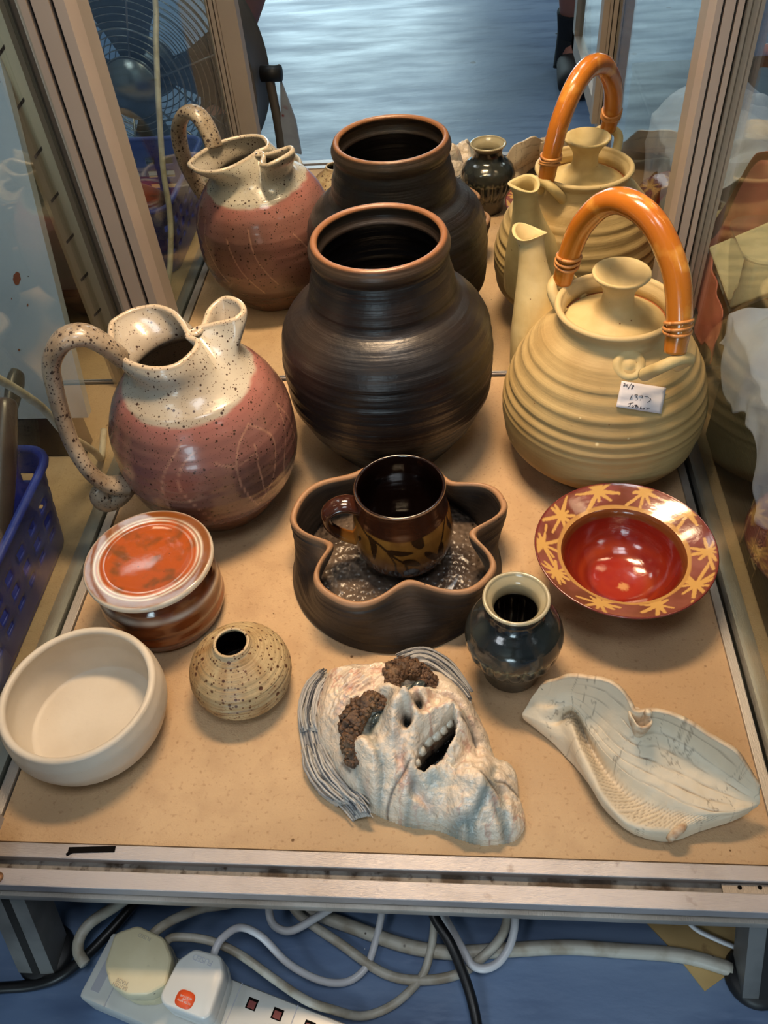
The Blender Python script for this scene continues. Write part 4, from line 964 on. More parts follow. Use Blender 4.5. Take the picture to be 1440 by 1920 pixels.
# ------------------------------------------------------------------ left neighbour: basket, tools, board, cable
M['blue'] = mat('blue_plastic', rgb(46, 62, 156), .38, mott=[(20, rgb(38, 52, 136), .42, .7)], bump=[('n', 60, .0004)])
g = thing('basket', 'blue plastic basket with square holes on the shelf left of the pots', 'basket', (-.4515, -.372, 0))
HB = .108
def bpt(s, z, grow=0.):     # rounded rectangle, s in 0..1
    k = z/HB; hx, hy, rc = .098+.012*k+grow, .112+.012*k+grow, .026
    L = [2*(hy-rc), PI/2*rc, 2*(hx-rc), PI/2*rc]*2; t = s*sum(L)
    cs = [(hx, -hy+rc, 0), (hx-rc, hy-rc, 0), (hx-rc, hy, 1), (-hx+rc, hy-rc, 1), (-hx, hy-rc, 2), (-hx+rc, -hy+rc, 2), (-hx+rc, -hy, 3), (hx-rc, -hy+rc, 3)]
    for i in range(8):
        if t <= L[i] or i == 7:
            x, y, d = cs[i]; a = d*PI/2
            if i % 2 == 0: return (x-math.sin(a)*t, y+math.cos(a)*t, z)
            a += t/rc; return (x+rc*math.cos(a), y+rc*math.sin(a), z)
        t -= L[i]
NB_, MB_ = 168, 30; V = []; F = []
for j in range(MB_+1):
    for i in range(NB_): V.append(bpt(i/NB_, .003+(HB-.003)*j/MB_))
for j in range(MB_):
    for i in range(NB_):
        hole = (i % 6 in (2, 3, 4)) and (j % 6 in (1, 2, 3)) and 8 <= j <= 23 and ((i//6) % 9 != 8)
        if not hole: F.append((j*NB_+i, j*NB_+(i+1) % NB_, (j+1)*NB_+(i+1) % NB_, (j+1)*NB_+i))
bw = obj('wall', V, F, M['blue'], g, True); sm = bw.modifiers.new('t', 'SOLIDIFY'); sm.thickness = .0022
fl = MB(); fl.add([bpt(i/60, .0015) for i in range(60)]+[bpt(i/60, .004) for i in range(60)], [tuple(range(60))[::-1], tuple(range(60, 120))]+[(i, (i+1) % 60, 60+(i+1) % 60, 60+i) for i in range(60)])
shade_flat_auto(fl.make('base', M['blue'], g))
rm_ = MB(); pts = [Vector(bpt(i/90, HB, .0015)) for i in range(91)]; rm_.tube(pts, .0048, 10, flat=(.8, 1.0), cap=False); rm_.make('rim', M['blue'], g)
def placed(px, py, z): return at(px, py, z)
M['tool'] = mat('grey_tool_plastic', rgb(70, 66, 60), .35, mott=[(40, rgb(50, 46, 42), .45, .7)])
M['tool2'] = mat('dark_brown_tool', rgb(74, 60, 52), .3)
top = at(33, 698, .150); mid = at(12, 800, .125)
tl = MB().tube([mid+(mid-top)*1.6, mid+(mid-top)*.4, mid, top+(mid-top)*.25, top], [.006, .007, .0076, .0125, .0095], 14, 30, flat=(1, .6)).make('hand_tool', M['tool'])
tag(tl, 'slim dark grey tool handle with rounded end standing in the blue basket', 'tool', 'tools in the blue basket')
a, b_ = at(8, 765, .150), at(2, 900, .110)
tl = MB().tube([a+(a-b_)*.1, a, b_, b_+(b_-a)*.9], [.006, .0125, .0135, .011], 16, 26).make('hand_tool', M['tool2'])
tag(tl, 'thick brown tool handle with bright ferrule in the blue basket, below the slim grey one', 'tool', 'tools in the blue basket')
M['ferr'] = mat('ferrule', rgb(170, 160, 150), .3, .9)
MB().tube([a+(a-b_)*.10, a+(a-b_)*.02], .0078, 14).make('ferrule', M['ferr'], tl)
# leaning white enamel board on a black plinth
g = thing('enamel_board', 'rust-spotted white enamel board leaning on a black plinth behind the blue basket', 'board', (-.50, -.142, 0))
bd = MB(); lean = .132/.30
Vb = [(-.13, .0, .060), (.150, .0, .060), (.150, .012, .060), (-.13, .012, .060)]
tpz = .40
Vb += [(x-.012*(1 if x > 0 else 0), y+.127, tpz) for x, y, z in Vb]
bd.add(Vb, [(3, 2, 1, 0), (4, 5, 6, 7), (0, 1, 5, 4), (1, 2, 6, 5), (2, 3, 7, 6), (3, 0, 4, 7)])
bo = shade_flat_auto(bd.make('panel', M['enamel'], g))
M['rust'] = mat('rust_spot', rgb(106, 52, 26), .8)
def on_board(px, py):
    d = ray(px, py); n_ = Vector((0, -(tpz-.06), .127)).normalized(); o_ = Vector((-.5, -.142, .06)); s = (o_-CAMP).dot(n_)/d.dot(n_); return CAMP+d*s-Vector((-.50, -.142, 0)), n_
for (px, py, a, e) in ((32, 522, .0062, 1.9), (36, 656, .0022, 1.), (52, 572, .0014, 2.0), (22, 560, .0009, 1.8)):
    c_, n_ = on_board(px, py); u = Vector((1, 0, 0)); v = n_.cross(u)
    v = (v*.9+u*.35).normalized(); u = n_.cross(v)
    MB().add([c_+n_*.0004+u*a*(1+.15*math.sin(k*2.1))*math.cos(k/20*2*PI)*.62+v*a*e*math.sin(k/20*2*PI)*.62 for k in range(20)], [tuple(range(20))]).make('rust_spot', M['rust'], bo, False)
bx('plinth', M['plinth'], g, -.13, .128, .0, .028, .0005, .0595, b=.002)
# white cable hanging beside the left pane
M['cable'] = mat('grimy_white_cable', rgb(206, 196, 178), .45, mott=[(60, rgb(176, 162, 138), .45, .65)], speck=[(60, rgb(70, 60, 50), .02, .04)])
cb = MB().tube([(-.330, -.47, .72), (-.328, -.445, .50), (-.3265, -.385, .345), (-.3270, -.343, .296), (-.3275, -.300, .244), (-.3290, -.250, .168), (-.3290, -.231, .116), (-.3315, -.205, .077), (-.338, -.178, .040), (-.350, -.150, .006), (-.362, -.10, .0045)], .0040, 12, 90).make('hanging_cable', M['cable'])
tag(cb, 'grimy white cable hanging down just outside the left glass pane', 'cable')

# ------------------------------------------------------------------ right neighbour: box, cloth, tub, foam, pink cloth
M['dwood'] = mat('dark_stained_wood', rgb(26, 21, 17), .4, mott=[(10, rgb(18, 14, 12), .4, .7, (8, 1, 1))], bump=[('n', 40, .0008, (1, 1, 8))])
M['inlay'] = mat('bone_inlay', rgb(150, 124, 90), .45)
g = thing('wooden_box', 'dark wooden box with carved bone inlay on its side, on the right-hand shelf', 'box', (.47, -.38, 0))
bx('body', M['dwood'], g, -.122, .150, -.215, .262, .0005, .140, b=.004)
bx('lid', M['dwood'], g, -.1235, .1515, -.2165, .2635, .1405, .152, b=.003)
il = MB(); xf = -.1228
for y0, z0, z1 in ((.092, .010, .052), (.094, .057, .088), (.096, .093, .130)): il.box(xf-.0006, xf+.001, y0-.002, y0+.0005, z0, z1)
il.make('inlay_line', M['inlay'], g, False)
il = MB()
for k in range(6):
    z = .022+k*.018; y = .052+k*.0014
    il.box(xf-.0006, xf+.001, y-.008, y+.008, z, z+.0012)
    for q in range(9):
        a = q/9*2*PI; il.ball((xf, y+.0045*math.cos(a), z+.009+.0048*math.sin(a)), (.0010, .0012, .0012), 1)
    il.ball((xf, y, z+.009), (.001, .0016, .0016), 1)
for y in (.043, .061): il.add([(xf-.0006, y, .006), (xf-.0006, y+.0013, .006), (xf-.0006, y+.0085, .132), (xf-.0006, y+.0072, .132)], [(3, 2, 1, 0)])
il.make('inlay_band', M['inlay'], g, False)
def cloth(name, label, cat, m, fn, nu, nv, thick=.0012):
    V = [fn(i/(nu-1), j/(nv-1)) for i in range(nu) for j in range(nv)]
    o = obj(name, V, [(i*nv+j, i*nv+j+1, (i+1)*nv+j+1, (i+1)*nv+j) for i in range(nu-1) for j in range(nv-1)], m); s_ = o.modifiers.new('t', 'SOLIDIFY'); s_.thickness = thick
    return tag(o, label, cat)
M['wcloth'] = mat('white_cotton', rgb(190, 194, 214), .85, mott=[(14, rgb(168, 174, 204), .4, .7)], bump=[('n', 30, .003), ('n', 400, .0003)])
def wc(u, v):        # u along the shelf, v from the hem hanging at the left over the edge to the back
    y = -.122-.25*u+.012*nz(u*4, v*4, 2); f_ = .013*abs(nz(u*5.5+1, v*3.4, 4))+.009*abs(nz(u*11, v*6, 8))
    hem = .128-.030*math.sin(PI*clamp(u*2.1))**2+.014*nz(u*9, 1)-.045*sstep(.55, .8, u)*sstep(1.05, .85, u)
    if v < .4:
        k = v/.4; return (.3352+.0055*k+.0019*(1+math.sin(u*34+3*nz(u*4, k)))*(1-.3*k), y, hem+(.160-hem)*k+.004*math.sin(PI*k))
    k = (v-.4)/.6; return (.3430+.16*k, y, .160+.046*math.sin(PI*min(1, k*1.0))*(.65+.6*nz(u*3.2, k*2.5, 6))+f_*1.9*sstep(0, .12, k))
cloth('cloth', 'crumpled white cloth draped over the dark box beside the teapot', 'cloth', M['wcloth'], wc, 90, 80)
g = thing('plastic_tub', 'clear plastic tub standing behind the dark box on the right-hand shelf', 'tub', (.446, -.0600, 0))
tb = MB()
TBP = [(math.cos(a)*.0, 0) for a in ()]
def rrect(hx, hy, rc, n=6):
    P = []
    for cx_, cy_, a0 in ((hx-rc, hy-rc, 0), (-hx+rc, hy-rc, 1), (-hx+rc, -hy+rc, 2), (hx-rc, -hy+rc, 3)):
        P += [(cx_+rc*math.cos((a0+k/n)*PI/2), cy_+rc*math.sin((a0+k/n)*PI/2)) for k in range(n+1)]
    return P
lv_ = [(.086, .036, 0.), (.088, .038, .004), (.092, .0405, .10), (.095, .043, .205), (.098, .0455, .2055), (.098, .0455, .210)]
n_ = len(rrect(.1, .1, .02)); V = []
for hx, hy, z in lv_: V += [(x, y, z) for x, y in rrect(hx, hy, .022)]
F = [(i*n_+j, i*n_+(j+1) % n_, (i+1)*n_+(j+1) % n_, (i+1)*n_+j) for i in range(len(lv_)-1) for j in range(n_)]+[tuple(range(n_))[::-1]]
obj('tub_wall', V, F, M['clear'], g)
M['foam'] = mat('cream_foam', rgb(236, 216, 170), .85, mott=[(30, rgb(206, 190, 146), .45, .7)], bump=[('n', 220, .0010)])
M['foam2'] = mat('white_card', rgb(206, 206, 202), .8)
fo = tag(shade_flat_auto(MB().box(-.055, .055, -.034, .034, -.009, .009, b=.002).make('foam_slab', M['foam'], None, False, (.396, -.046, .180))), 'cream foam slab with a white card base lying tilted in the clear tub', 'slab')
fo.rotation_euler = (math.radians(48), math.radians(-26), 0)
bx('card_base', M['foam2'], fo, -.057, .057, -.036, .036, -.0145, -.0095, b=.001)
M['pink'] = mat('salmon_cotton', rgb(214, 120, 100), .9, mott=[(16, rgb(186, 92, 76), .4, .7)], bump=[('n', 40, .002)])
def pc(u, v):
    f_ = math.sin(u*34+2.2*nz(u*5, v*2)); lo = .092+.012*math.sin(u*17)
    if u < .5:
        k = u/.5; y = -.108+.098*k; return (.3368+.0022*f_*(1-.3*v), y, lo+(.150+.03*k-lo)*v)
    k = (u-.5)/.5; return (.3375+.115*k, -.0072+.0030*f_, lo+(.180+.085*sstep(0, .3, k)-lo)*v)
cloth('pink_cloth', 'salmon pink cloth hanging in folds against the right glass pane behind the teapot', 'cloth', M['pink'], pc, 120, 40)

# ------------------------------------------------------------------ under the cabinet: extension lead, plugs, cables, card
M['wplast'] = mat('white_plastic', rgb(214, 216, 212), .3, mott=[(12, rgb(200, 200, 194), .45, .7)], speck=[(40, rgb(110, 104, 96), .008, .016)])
M['cplast'] = mat('yellowed_plastic', rgb(216, 206, 172), .38, mott=[(22, rgb(200, 188, 150), .42, .7), (70, rgb(150, 138, 110), .64, .78)], speck=[(60, rgb(90, 80, 64), .015, .03)])
M['emb'] = mat('moulded_lettering', rgb(168, 160, 142), .5)
M['emb2'] = mat('moulded_lettering_white', rgb(176, 178, 186), .4)
M['orange'] = mat('orange_sticker', rgb(232, 92, 46), .45)
SA = math.atan2(-.278, .9605); SO = Vector((-.234, -.633, FLOOR))
g = thing('extension_lead', 'white four-way extension socket lying on the blue floor under the cabinet', 'extension lead', SO, SA)
bx('socket_body', M['wplast'], g, 0, .305, -.054, 0, .0005, .040, b=.004)
for x in (.026, .128, .179, .23): bx('seam', M['emb2'], g, x-.0004, x+.0004, -.0535, -.0005, .0395, .0403)
bx('name_plate', M['emb2'], g, .008, .016, -.046, -.010, .0395, .0403)
M['slot'] = mat('socket_shutter', rgb(120, 48, 44), .5)
for x in (.154, .205, .256):
    for dx, dy, wx, wy in ((-.0115, -.012, .0036, .0034), (.0115, -.012, .0036, .0034), (0, -.036, .0022, .0044)):
        s_ = bx('socket_hole', M['dark'], g, x+dx-wx-.0008, x+dx+wx+.0008, dy-wy-.0008, dy+wy+.0008, .0396, .0402)
        bx('shutter', M['slot'], s_, x+dx-wx+.0006, x+dx+wx-.0004, dy-wy, dy+wy-.0012, .0400, .0404)
def txt(s, size, m, parent, loc, rz, ext=.0003):
    c = bpy.data.curves.new('lettering', 'FONT'); c.body = s; c.size = size; c.extrude = ext; c.align_x = 'CENTER'; c.align_y = 'CENTER'; c.space_line = .85
    o = bpy.data.objects.new('lettering', c); C.objects.link(o); c.materials.append(m); 
    me = bpy.data.meshes.new_from_object(o.evaluated_get(bpy.context.evaluated_depsgraph_get())); bpy.data.objects.remove(o)
    if not me.materials: me.materials.append(m)
    o = bpy.data.objects.new('lettering', me); C.objects.link(o)
    o.parent = parent; o.location = loc; o.rotation_euler = (0, 0, rz); return o
def plug(label, poly_px, zt, m, group):
    P = [at(x, y, FLOOR+zt) for x, y in poly_px]; c_ = sum(P, Vector())/len(P)
    g = thing('plug', label, 'plug', (c_.x, c_.y, FLOOR+.040), 0, group)
    poly = [(p.x-c_.x, p.y-c_.y) for p in P]
    if sum(poly[i-1][0]*poly[i][1]-poly[i][0]*poly[i-1][1] for i in range(len(poly))) < 0: poly = poly[::-1]
    # round the corners
    Q = []
    n = len(poly)
    for i in range(n):
        a, b_, d = Vector(poly[i-1]), Vector(poly[i]), Vector(poly[(i+1) % n])
        e1 = b_+(a-b_).normalized()*min(.004, (a-b_).length*.45); e2 = b_+(d-b_).normalized()*min(.004, (d-b_).length*.45)
        for k in range(5): t = k/4; Q.append(tuple((e1*(1-t)+b_*t)*(1-t)+(b_*(1-t)+e2*t)*t))
    k = zt-.040
    lv = [(.0008, .97), (.007, 1.0), (k*.45, 1.0), (k*.47, .985), (k*.5, 1.0), (k-.004, 1.0), (k-.0015, .975), (k-.0003, .93), (k, .90)]
    nq = len(Q); V = [(x*s_, y*s_, z) for z, s_ in lv for x, y in Q]
    F = [(i*nq+j, i*nq+(j+1) % nq, (i+1)*nq+(j+1) % nq, (i+1)*nq+j) for i in range(len(lv)-1) for j in range(nq)]+[tuple(range((len(lv)-1)*nq, len(lv)*nq)), tuple(range(nq))[::-1]]
    shade_flat_auto(obj('plug_body', V, F, m, g), .5)
    return g, c_, k
g1, c1, k1 = plug('yellowed cream octagonal plug in the extension socket, left of the white plug', [(257, 1733), (308, 1757), (323, 1795), (312, 1846), (276, 1866), (236, 1866), (204, 1846), (194, 1808), (214, 1748)], .0745, M['cplast'], 'mains plugs')
def lt(g_, c_, px, py, s, size, m, k, rz, ext=.0003):
    p = at(px, py, FLOOR+.040+k); return txt(s, size, m, g_, (p.x-c_.x, p.y-c_.y, k), rz, ext)
lt(g1, c1, 271, 1757, 'FUSED', .0042, M['emb'], k1, SA+PI)
lt(g1, c1, 227, 1845, 'BRITISH\nMADE', .0040, M['emb'], k1, SA+PI)
g2_, c2, k2 = plug('clean white plug with an orange fuse sticker in the extension socket', [(364, 1777), (414, 1790), (421, 1824), (394, 1906), (380, 1913), (304, 1884), (298, 1866), (333, 1798)], .0775, M['wplast'], 'mains plugs')
lt(g2_, c2, 380, 1800, 'FUSED', .0062, M['emb2'], k2, SA+PI)
p = at(347, 1874, FLOOR+.040+k2); sx_, sy_ = p.x-c2.x, p.y-c2.y
MB().lathe([(.0003, k2), (.0088, k2), (.0088, k2+.0003), (.0003, k2+.0003)], 32, 0, 0, f=lambda th, z, r_: r_ if r_ < .001 else .0078/((abs(math.cos(th))**3+abs(math.sin(th)*1.25)**3)**(1/3))).make('fuse_sticker', M['orange'], g2_, True, (sx_, sy_, 0)).rotation_euler = (0, 0, SA)
lt(g2_, c2, 347, 1874, 'FITTED WITH\n3 AMP\nBS1362 FUSE', .0019, M['wplast'], k2+.0004, SA+PI, .0001)
M['bcable'] = mat('black_cable', rgb(22, 22, 24), .4)
M['gcable'] = mat('grey_white_cable', rgb(188, 184, 172), .45, mott=[(50, rgb(160, 150, 132), .45, .65)], speck=[(50, rgb(64, 56, 48), .02, .04)])
M['wcable'] = mat('white_flex', rgb(206, 206, 210), .35)
def cable(label, P, r_, m, zs=None, n=60):
    pts = []
    for k, p in enumerate(P):
        z = FLOOR+r_+.0006+(zs[k] if zs else 0); q = at(p[0], p[1], z); pts.append(tuple(q))
    return tag(MB().tube(pts, r_, 10, n).make('mains_cable', m), label, 'cable', 'mains cables on the floor under the cabinet')
# ends that leave the picture run on behind the rail
cable('thick black cable lying across the floor at the left, over the cabinet foot', [(-60, 1858), (0, 1852), (60, 1847), (112, 1830), (160, 1793), (210, 1742), (250, 1696), (300, 1640)], .0048, M['bcable'], [0, 0, .0, .006, .010, .012, .012, .008])
cable('pale cable looping up beside the black one at the left end of the extension socket', [(160, 1808), (147, 1785), (150, 1758), (170, 1730), (215, 1700), (260, 1670), (300, 1640)], .0050, M['gcable'], [.020, .022, .026, .026, .026, .02, .01])
cable('beige cable running from the cream plug up behind the front rail', [(286, 1752), (300, 1740), (330, 1722), (380, 1703), (440, 1692), (500, 1660)], .0042, M['gcable'], [.056, .056, .05, .04, .03, .02])
cable('beige cable curving from the cream plug round below the white loops', [(312, 1765), (330, 1757), (390, 1763), (450, 1790), (520, 1840), (575, 1876), (620, 1892), (680, 1905), (740, 1882), (790, 1832), (808, 1780), (814, 1735), (816, 1690)], .0036, M['gcable'], [.052, .050, .046, .040, .034, .040, .032, .006, .003, .003, .008, .012, .012])
cable('thin white flex looping from the white plug across the floor', [(400, 1795), (405, 1778), (418, 1758), (450, 1739), (490, 1756), (540, 1806), (600, 1838), (650, 1841), (686, 1814), (704, 1765), (716, 1712), (722, 1670)], .0033, M['wcable'], [.058, .060, .060, .052, .040, .026, .012, .004, .004, .006, .012, .014])
cable('short white loop hanging below the rail above the thin flex', [(508, 1680), (505, 1712), (516, 1737), (546, 1745), (590, 1722), (640, 1690)], .0036, M['wcable'], [.02, .02, .018, .018, .02, .02])
cable('grubby white cable making a wide loop in the middle of the floor', [(540, 1680), (562, 1716), (640, 1771), (720, 1825), (790, 1838), (860, 1826), (910, 1790), (940, 1756), (952, 1720), (956, 1680)], .0042, M['gcable'], [.012, .010, .006, .003, .002, .002, .010, .012, .012, .012])
cable('thick grey-white cable running straight along the floor to the right leg', [(520, 1680), (580, 1708), (660, 1738), (760, 1773), (850, 1786), (950, 1781), (1060, 1776), (1160, 1782), (1280, 1792), (1372, 1818)], .0062, M['gcable'])
cable('white flex curling below the rail right of the black cable', [(964, 1690), (966, 1728), (957, 1770), (936, 1803), (910, 1816), (886, 1810), (872, 1788), (852, 1752), (832, 1715), (818, 1680)], .0036, M['wcable'], [.02, .02, .016, .014, .014, .013, .013, .014, .016, .016])
cable('black cable dropping from the rail towards the camera in the middle', [(800, 1680), (816, 1722), (845, 1770), (873, 1838), (890, 1898), (900, 1965)], .0045, M['bcable'], [.03, .028, .024, .014, .008, .006])
cable('thin white flex crossing the cardboard near the right leg', [(1270, 1700), (1300, 1738), (1340, 1760), (1388, 1780)], .0022, M['wcable'], [.012, .010, .008, .006])
M['card'] = mat('brown_card', rgb(206, 176, 120), .8, mott=[(12, rgb(186, 154, 98), .42, .7), (40, rgb(120, 90, 54), .62, .74)])
cp = [at(x, y, FLOOR+.002) for x, y in ((1205, 1722), (1262, 1782), (1322, 1858), (1372, 1822), (1392, 1730), (1400, 1690), (1230, 1690))]
cc = sum(cp, Vector())/len(cp); pl = [(p.x-cc.x, p.y-cc.y) for p in cp]
if sum(pl[i-1][0]*pl[i][1]-pl[i][0]*pl[i-1][1] for i in range(len(pl))) < 0: pl = pl[::-1]
tag(shade_flat_auto(MB().prism(pl, .0004, .0022).make('cardboard', M['card'], None, False, (cc.x, cc.y, FLOOR))), 'torn piece of brown card on the floor beside the right leg', 'cardboard')

# ------------------------------------------------------------------ seen in the mirror: drum fan and the photographer
M['drum'] = mat('fan_grey_metal', rgb(118, 108, 98), .45, .4, mott=[(8, rgb(96, 88, 80), .4, .7)])
M['wire'] = mat('chromed_wire', rgb(176, 178, 178), .25, .9)
M['blade'] = mat('fan_blade', rgb(88, 96, 104), .45, .3)
FR = .232; FC = Vector((-.525, -.80, FLOOR+FR+.018))
g = thing('drum_fan', 'large round floor fan with wire grille reflected in the mirror at the left', 'fan', (FC.x, FC.y, FLOOR), .06)
fz = FR+.018
def ringy(R_, y, r_, mb, seg=72): mb.tube([(R_*math.cos(k/seg*2*PI), y, fz+R_*math.sin(k/seg*2*PI)) for k in range(seg+1)], r_, 8, cap=False)
V = []; seg = 80
sect = [(FR, -.060), (FR+.004, -.056), (FR, -.050), (FR-.004, 0), (FR, .050), (FR+.004, .056), (FR, .060), (FR-.006, .056), (FR-.010, 0), (FR-.006, -.056)]
for R_, y in sect: V += [(R_*math.cos(k/seg*2*PI), y, fz+R_*math.sin(k/seg*2*PI)) for k in range(seg)]
ns = len(sect); obj('drum', V, [(i*seg+j, i*seg+(j+1) % seg, ((i+1) % ns)*seg+(j+1) % seg, ((i+1) % ns)*seg+j) for i in range(ns) for j in range(seg)], M['drum'], g)
for y in (.054, -.054):
    gm = MB()
    for k in range(16): ringy(.055+.0115*k, y, .0011 if k not in (4, 12) else .0024, gm)
    for k in range(6):
        a = k*PI/3+.3; gm.tube([(.05*math.cos(a), y, fz+.05*math.sin(a)), ((FR-.004)*math.cos(a), y, fz+(FR-.004)*math.sin(a))], .0022, 8)
    gm.lathe([(.0005, -.004), (.055, -.004), (.052, .004), (.0005, .006)], 32)
    k0 = len(gm.V)-4*32
    for q in range(k0, len(gm.V)): x, yy, z = gm.V[q]; gm.V[q] = (x, y+z, fz+yy)
    gm.make('grille', M['wire'], g)
for k in range(4):
    b = MB(); Vb = []; a0 = k*PI/2
    for i in range(10):
        for j in range(6):
            rr_ = .04+.17*i/9; a = a0+(j/5-.5)*(.75+.25*i/9); Vb.append((rr_*math.cos(a), .022*(j/5-.5)*2, fz+rr_*math.sin(a)))
    o = b.add(Vb, [(i*6+j, i*6+j+1, (i+1)*6+j+1, (i+1)*6+j) for i in range(9) for j in range(5)]).make('blade', M['blade'], g); o.modifiers.new('t', 'SOLIDIFY').thickness = .002
MB().lathe([(.0005, -.045), (.045, -.045), (.045, .03), (.0005, .03)], 28).make('motor', M['black'], g, True, (0, 0, fz)).rotation_euler = (PI/2, 0, 0)
fs = MB()
fs.tube([(FR+.016, 0, fz), (FR+.016, 0, .10), (FR-.02, 0, .012), (-FR+.02, 0, .012), (-FR-.016, 0, .10), (-FR-.016, 0, fz)], .009, 10, 60)
for sx in (-1, 1): fs.tube([(sx*.15, -.13, .0095), (sx*.15, .13, .0095)], .009, 10)
fs.make('stand', M['drum'], g)
for sx in (-1, 1): 
    kb = MB().tube([(sx*(FR+.002), 0, fz), (sx*(FR+.040), 0, fz)], .014, 20).make('pivot_knob', M['black'], g)
    if sx > 0:
        M['tagm'] = mat('printed_tag', rgb(168, 176, 190), .7, mott=[(40, rgb(150, 158, 172), .4, .7)], speck=[(26, rgb(130, 44, 40), .12, .16)])
        MB().add([(.268, -.002, fz+.015), (.271, -.002, fz+.015), (.268, -.002, fz-.015), (.271, -.002, fz-.015), (.258, -.003, fz-.085), (.287, -.003, fz-.085), (.255, -.003, fz-.140), (.289, -.003, fz-.150), (.258, .004, fz-.085), (.287, .004, fz-.085), (.255, .004, fz-.140), (.289, .004, fz-.150), (.268, .003, fz-.015), (.271, .003, fz-.015)],
            [(0, 2, 3, 1), (2, 4, 5, 3), (4, 6, 7, 5), (12, 13, 9, 8), (8, 9, 11, 10), (2, 12, 8, 4), (3, 5, 9, 13), (4, 8, 10, 6), (5, 7, 11, 9), (6, 10, 11, 7)]).make('hanging_tag', M['tagm'], g, False)

M['skin'] = mat('skin', rgb(186, 128, 112), .5, mott=[(12, rgb(176, 112, 98), .4, .7)])
M['sock'] = mat('dark_sock', rgb(42, 44, 50), .9, bump=[('n', 200, .001, (1, 1, .2))])
M['shoe'] = mat('dark_leather', rgb(44, 37, 36), .65)
M['shorts'] = mat('navy_cotton', rgb(60, 66, 84), .9)
M['shirt'] = mat('grey_cotton', rgb(120, 120, 124), .9)
M['hairm'] = mat('brown_hair', rgb(70, 52, 40), .6)
def skin(name, nodes, edges, m, parent, root=0, sub=2):
    me = bpy.data.meshes.new(name); me.from_pydata([n_[:3] for n_ in nodes], edges, []); o = bpy.data.objects.new(name, me); C.objects.link(o)
    me.materials.append(m); s_ = o.modifiers.new('skin', 'SKIN'); s_.use_smooth_shade = True
    for v, n_ in zip(me.skin_vertices[0].data, nodes): q = n_[3]; v.radius = q if isinstance(q, tuple) else (q, q)
    for i, v in enumerate(me.skin_vertices[0].data): v.use_root = (i == root)
    ss = o.modifiers.new('sub', 'SUBSURF'); ss.levels = ss.render_levels = sub
    o.parent = parent; return o
PX_, PY_ = 0.0, -1.40
pg = thing('person', 'person in dark socks and shorts stooping behind the camera, legs seen in the mirror', 'person', (PX_, PY_, FLOOR))
def L_(x, y, z): return (x-PX_, y-PY_, z-FLOOR)
AKR, KNR, HPR = L_(.352, -1.395, -.065), L_(.315, -1.33, .30), L_(.13, -1.60, .60)
AKL, KNL, HPL = L_(-.475, -1.13, -.065), L_(-.300, -1.06, .30), L_(-.07, -1.56, .60)
PEL, WAI, CHE, NEK, HEA = L_(.03, -1.62, .66), L_(.035, -1.52, .80), L_(.05, -1.32, 1.00), L_(.06, -1.20, 1.13), L_(.065, -1.13, 1.22)
SHR, ELR, WRR = L_(.245, -1.30, 1.06), L_(.30, -1.16, .82), L_(.125, -1.00, .70)
SHL, ELL, WRL = L_(-.13, -1.28, 1.06), L_(-.18, -1.15, .82), L_(.015, -1.00, .70)
lerp = lambda a, b_, t: tuple(x+(y-x)*t for x, y in zip(a, b_))
nd = [PEL+(.115,), WAI+(.12,), CHE+(.125,), NEK+(.055,), HEA+(.078,)]
ed = [(0, 1), (1, 2), (2, 3), (3, 4)]
def chain(start, pts):
    k = start
    for p in pts: nd.append(p); ed.append((k, len(nd)-1)); k = len(nd)-1
    return k
cv = lambda K, A, dy: (lerp(K, A, .3)[0], lerp(K, A, .3)[1]-dy, lerp(K, A, .3)[2])
chain(0, [HPR+(.095,), lerp(HPR, KNR, .5)+(.074,), KNR+(.056,), cv(KNR, AKR, .015)+(.056,), lerp(KNR, AKR, .75)+(.037,), AKR+(.033,), L_(.352, -1.34, -.115)+(.03,), L_(.352, -1.26, -.128)+(.02,)])
chain(0, [HPL+(.095,), lerp(HPL, KNL, .5)+(.074,), KNL+(.056,), cv(KNL, AKL, .015)+(.056,), lerp(KNL, AKL, .75)+(.037,), AKL+(.033,), L_(-.48, -1.075, -.115)+(.03,), L_(-.485, -.995, -.128)+(.02,)])
hands = []
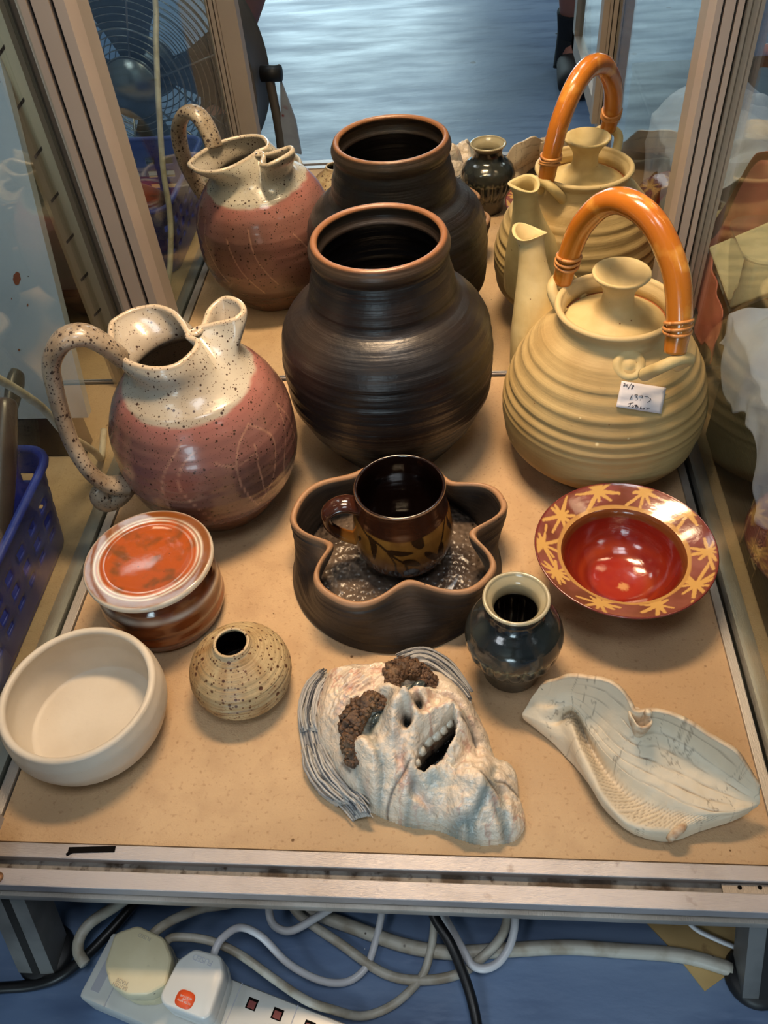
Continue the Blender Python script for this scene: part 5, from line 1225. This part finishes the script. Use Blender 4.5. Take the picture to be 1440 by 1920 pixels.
for SH, EL, WR, sx in ((SHR, ELR, WRR, 1), (SHL, ELL, WRL, -1)):
    e = chain(2, [SH+(.058,), EL+(.041,), lerp(EL, WR, .4)+(.040,), WR+(.025,)])
    pc_ = (WR[0]-sx*.02, WR[1]+.035, WR[2]-.005); e = chain(e, [pc_+(.026,)])
    for q in range(4): 
        f0 = (pc_[0]-sx*.006, pc_[1]+.028, pc_[2]+.026-.018*q); Lf = (.030, .034, .032, .025)[q]
        chain(e, [f0+(.0095,), (f0[0]-sx*Lf*.6, f0[1]+Lf*.6, f0[2]-.002)+(.0085,), (f0[0]-sx*Lf*1.35, f0[1]+Lf*.55, f0[2]-.005)+(.0075,)])
    chain(e, [(pc_[0]-sx*.006, pc_[1]-.002, pc_[2]+.034)+(.0105,), (pc_[0]-sx*.028, pc_[1]+.012, pc_[2]+.050)+(.009,)])
skin('body', nd, ed, M['skin'], pg)
hd = MB(); hx, hy, hz = HEA
hd.ball((hx, hy+.082, hz-.030), (.014, .022, .018), 2).ball((hx, hy+.074, hz-.064), (.024, .010, .006), 2)
for sx in (-1, 1): hd.ball((hx+sx*.082, hy, hz-.02), (.010, .020, .030), 2)
hd.make('face_features', M['skin'], pg)
MB().ball((hx, hy-.018, hz+.028), (.088, .092, .080), 3, .1).make('hair', M['hairm'], pg)
for sx in (-1, 1): MB().ball((hx+sx*.03, hy+.070, hz-.006), .011, 2).make('eye', M['wplast'], pg)
skin('shorts', [PEL+(.132,), lerp(PEL, WAI, .7)+(.130,), HPR+(.112,), lerp(HPR, KNR, .62)+(.088,), HPL+(.112,), lerp(HPL, KNL, .62)+(.088,)], [(0, 1), (0, 2), (2, 3), (0, 4), (4, 5)], M['shorts'], pg)
skin('shirt', [lerp(PEL, WAI, .6)+(.136,), WAI+(.132,), CHE+(.138,), lerp(CHE, NEK, .62)+(.078,), SHR+(.072,), lerp(SHR, ELR, .6)+(.058,), SHL+(.072,), lerp(SHL, ELL, .6)+(.058,)], [(0, 1), (1, 2), (2, 3), (2, 4), (4, 5), (2, 6), (6, 7)], M['shirt'], pg)
for K, A, toe in ((KNR, AKR, L_(.352, -1.25, -.15)), (KNL, AKL, L_(-.485, -.985, -.15))):
    MB().tube([lerp(K, A, .82), lerp(K, A, .92), A, (A[0], A[1]+.012, A[2]-.06)], [.0395, .0385, .041, .046], 20, 20).make('sock', M['sock'], pg)
    sh = MB(); P = [(A[0], A[1]-.060, .028), (A[0], A[1]-.03, .036), (A[0], A[1]+.03, .040), (A[0], A[1]+.085, .032), (A[0], A[1]+.13, .024), (A[0], A[1]+.165, .019)]
    sh.tube(P, [.022, .036, .040, .043, .042, .022], 20, 30, flat=(.82, 1.0), up=(0, 0, 1)); sh.V = [(x, y, max(.0005, z)) for x, y, z in sh.V]; sh.make('shoe', M['shoe'], pg)
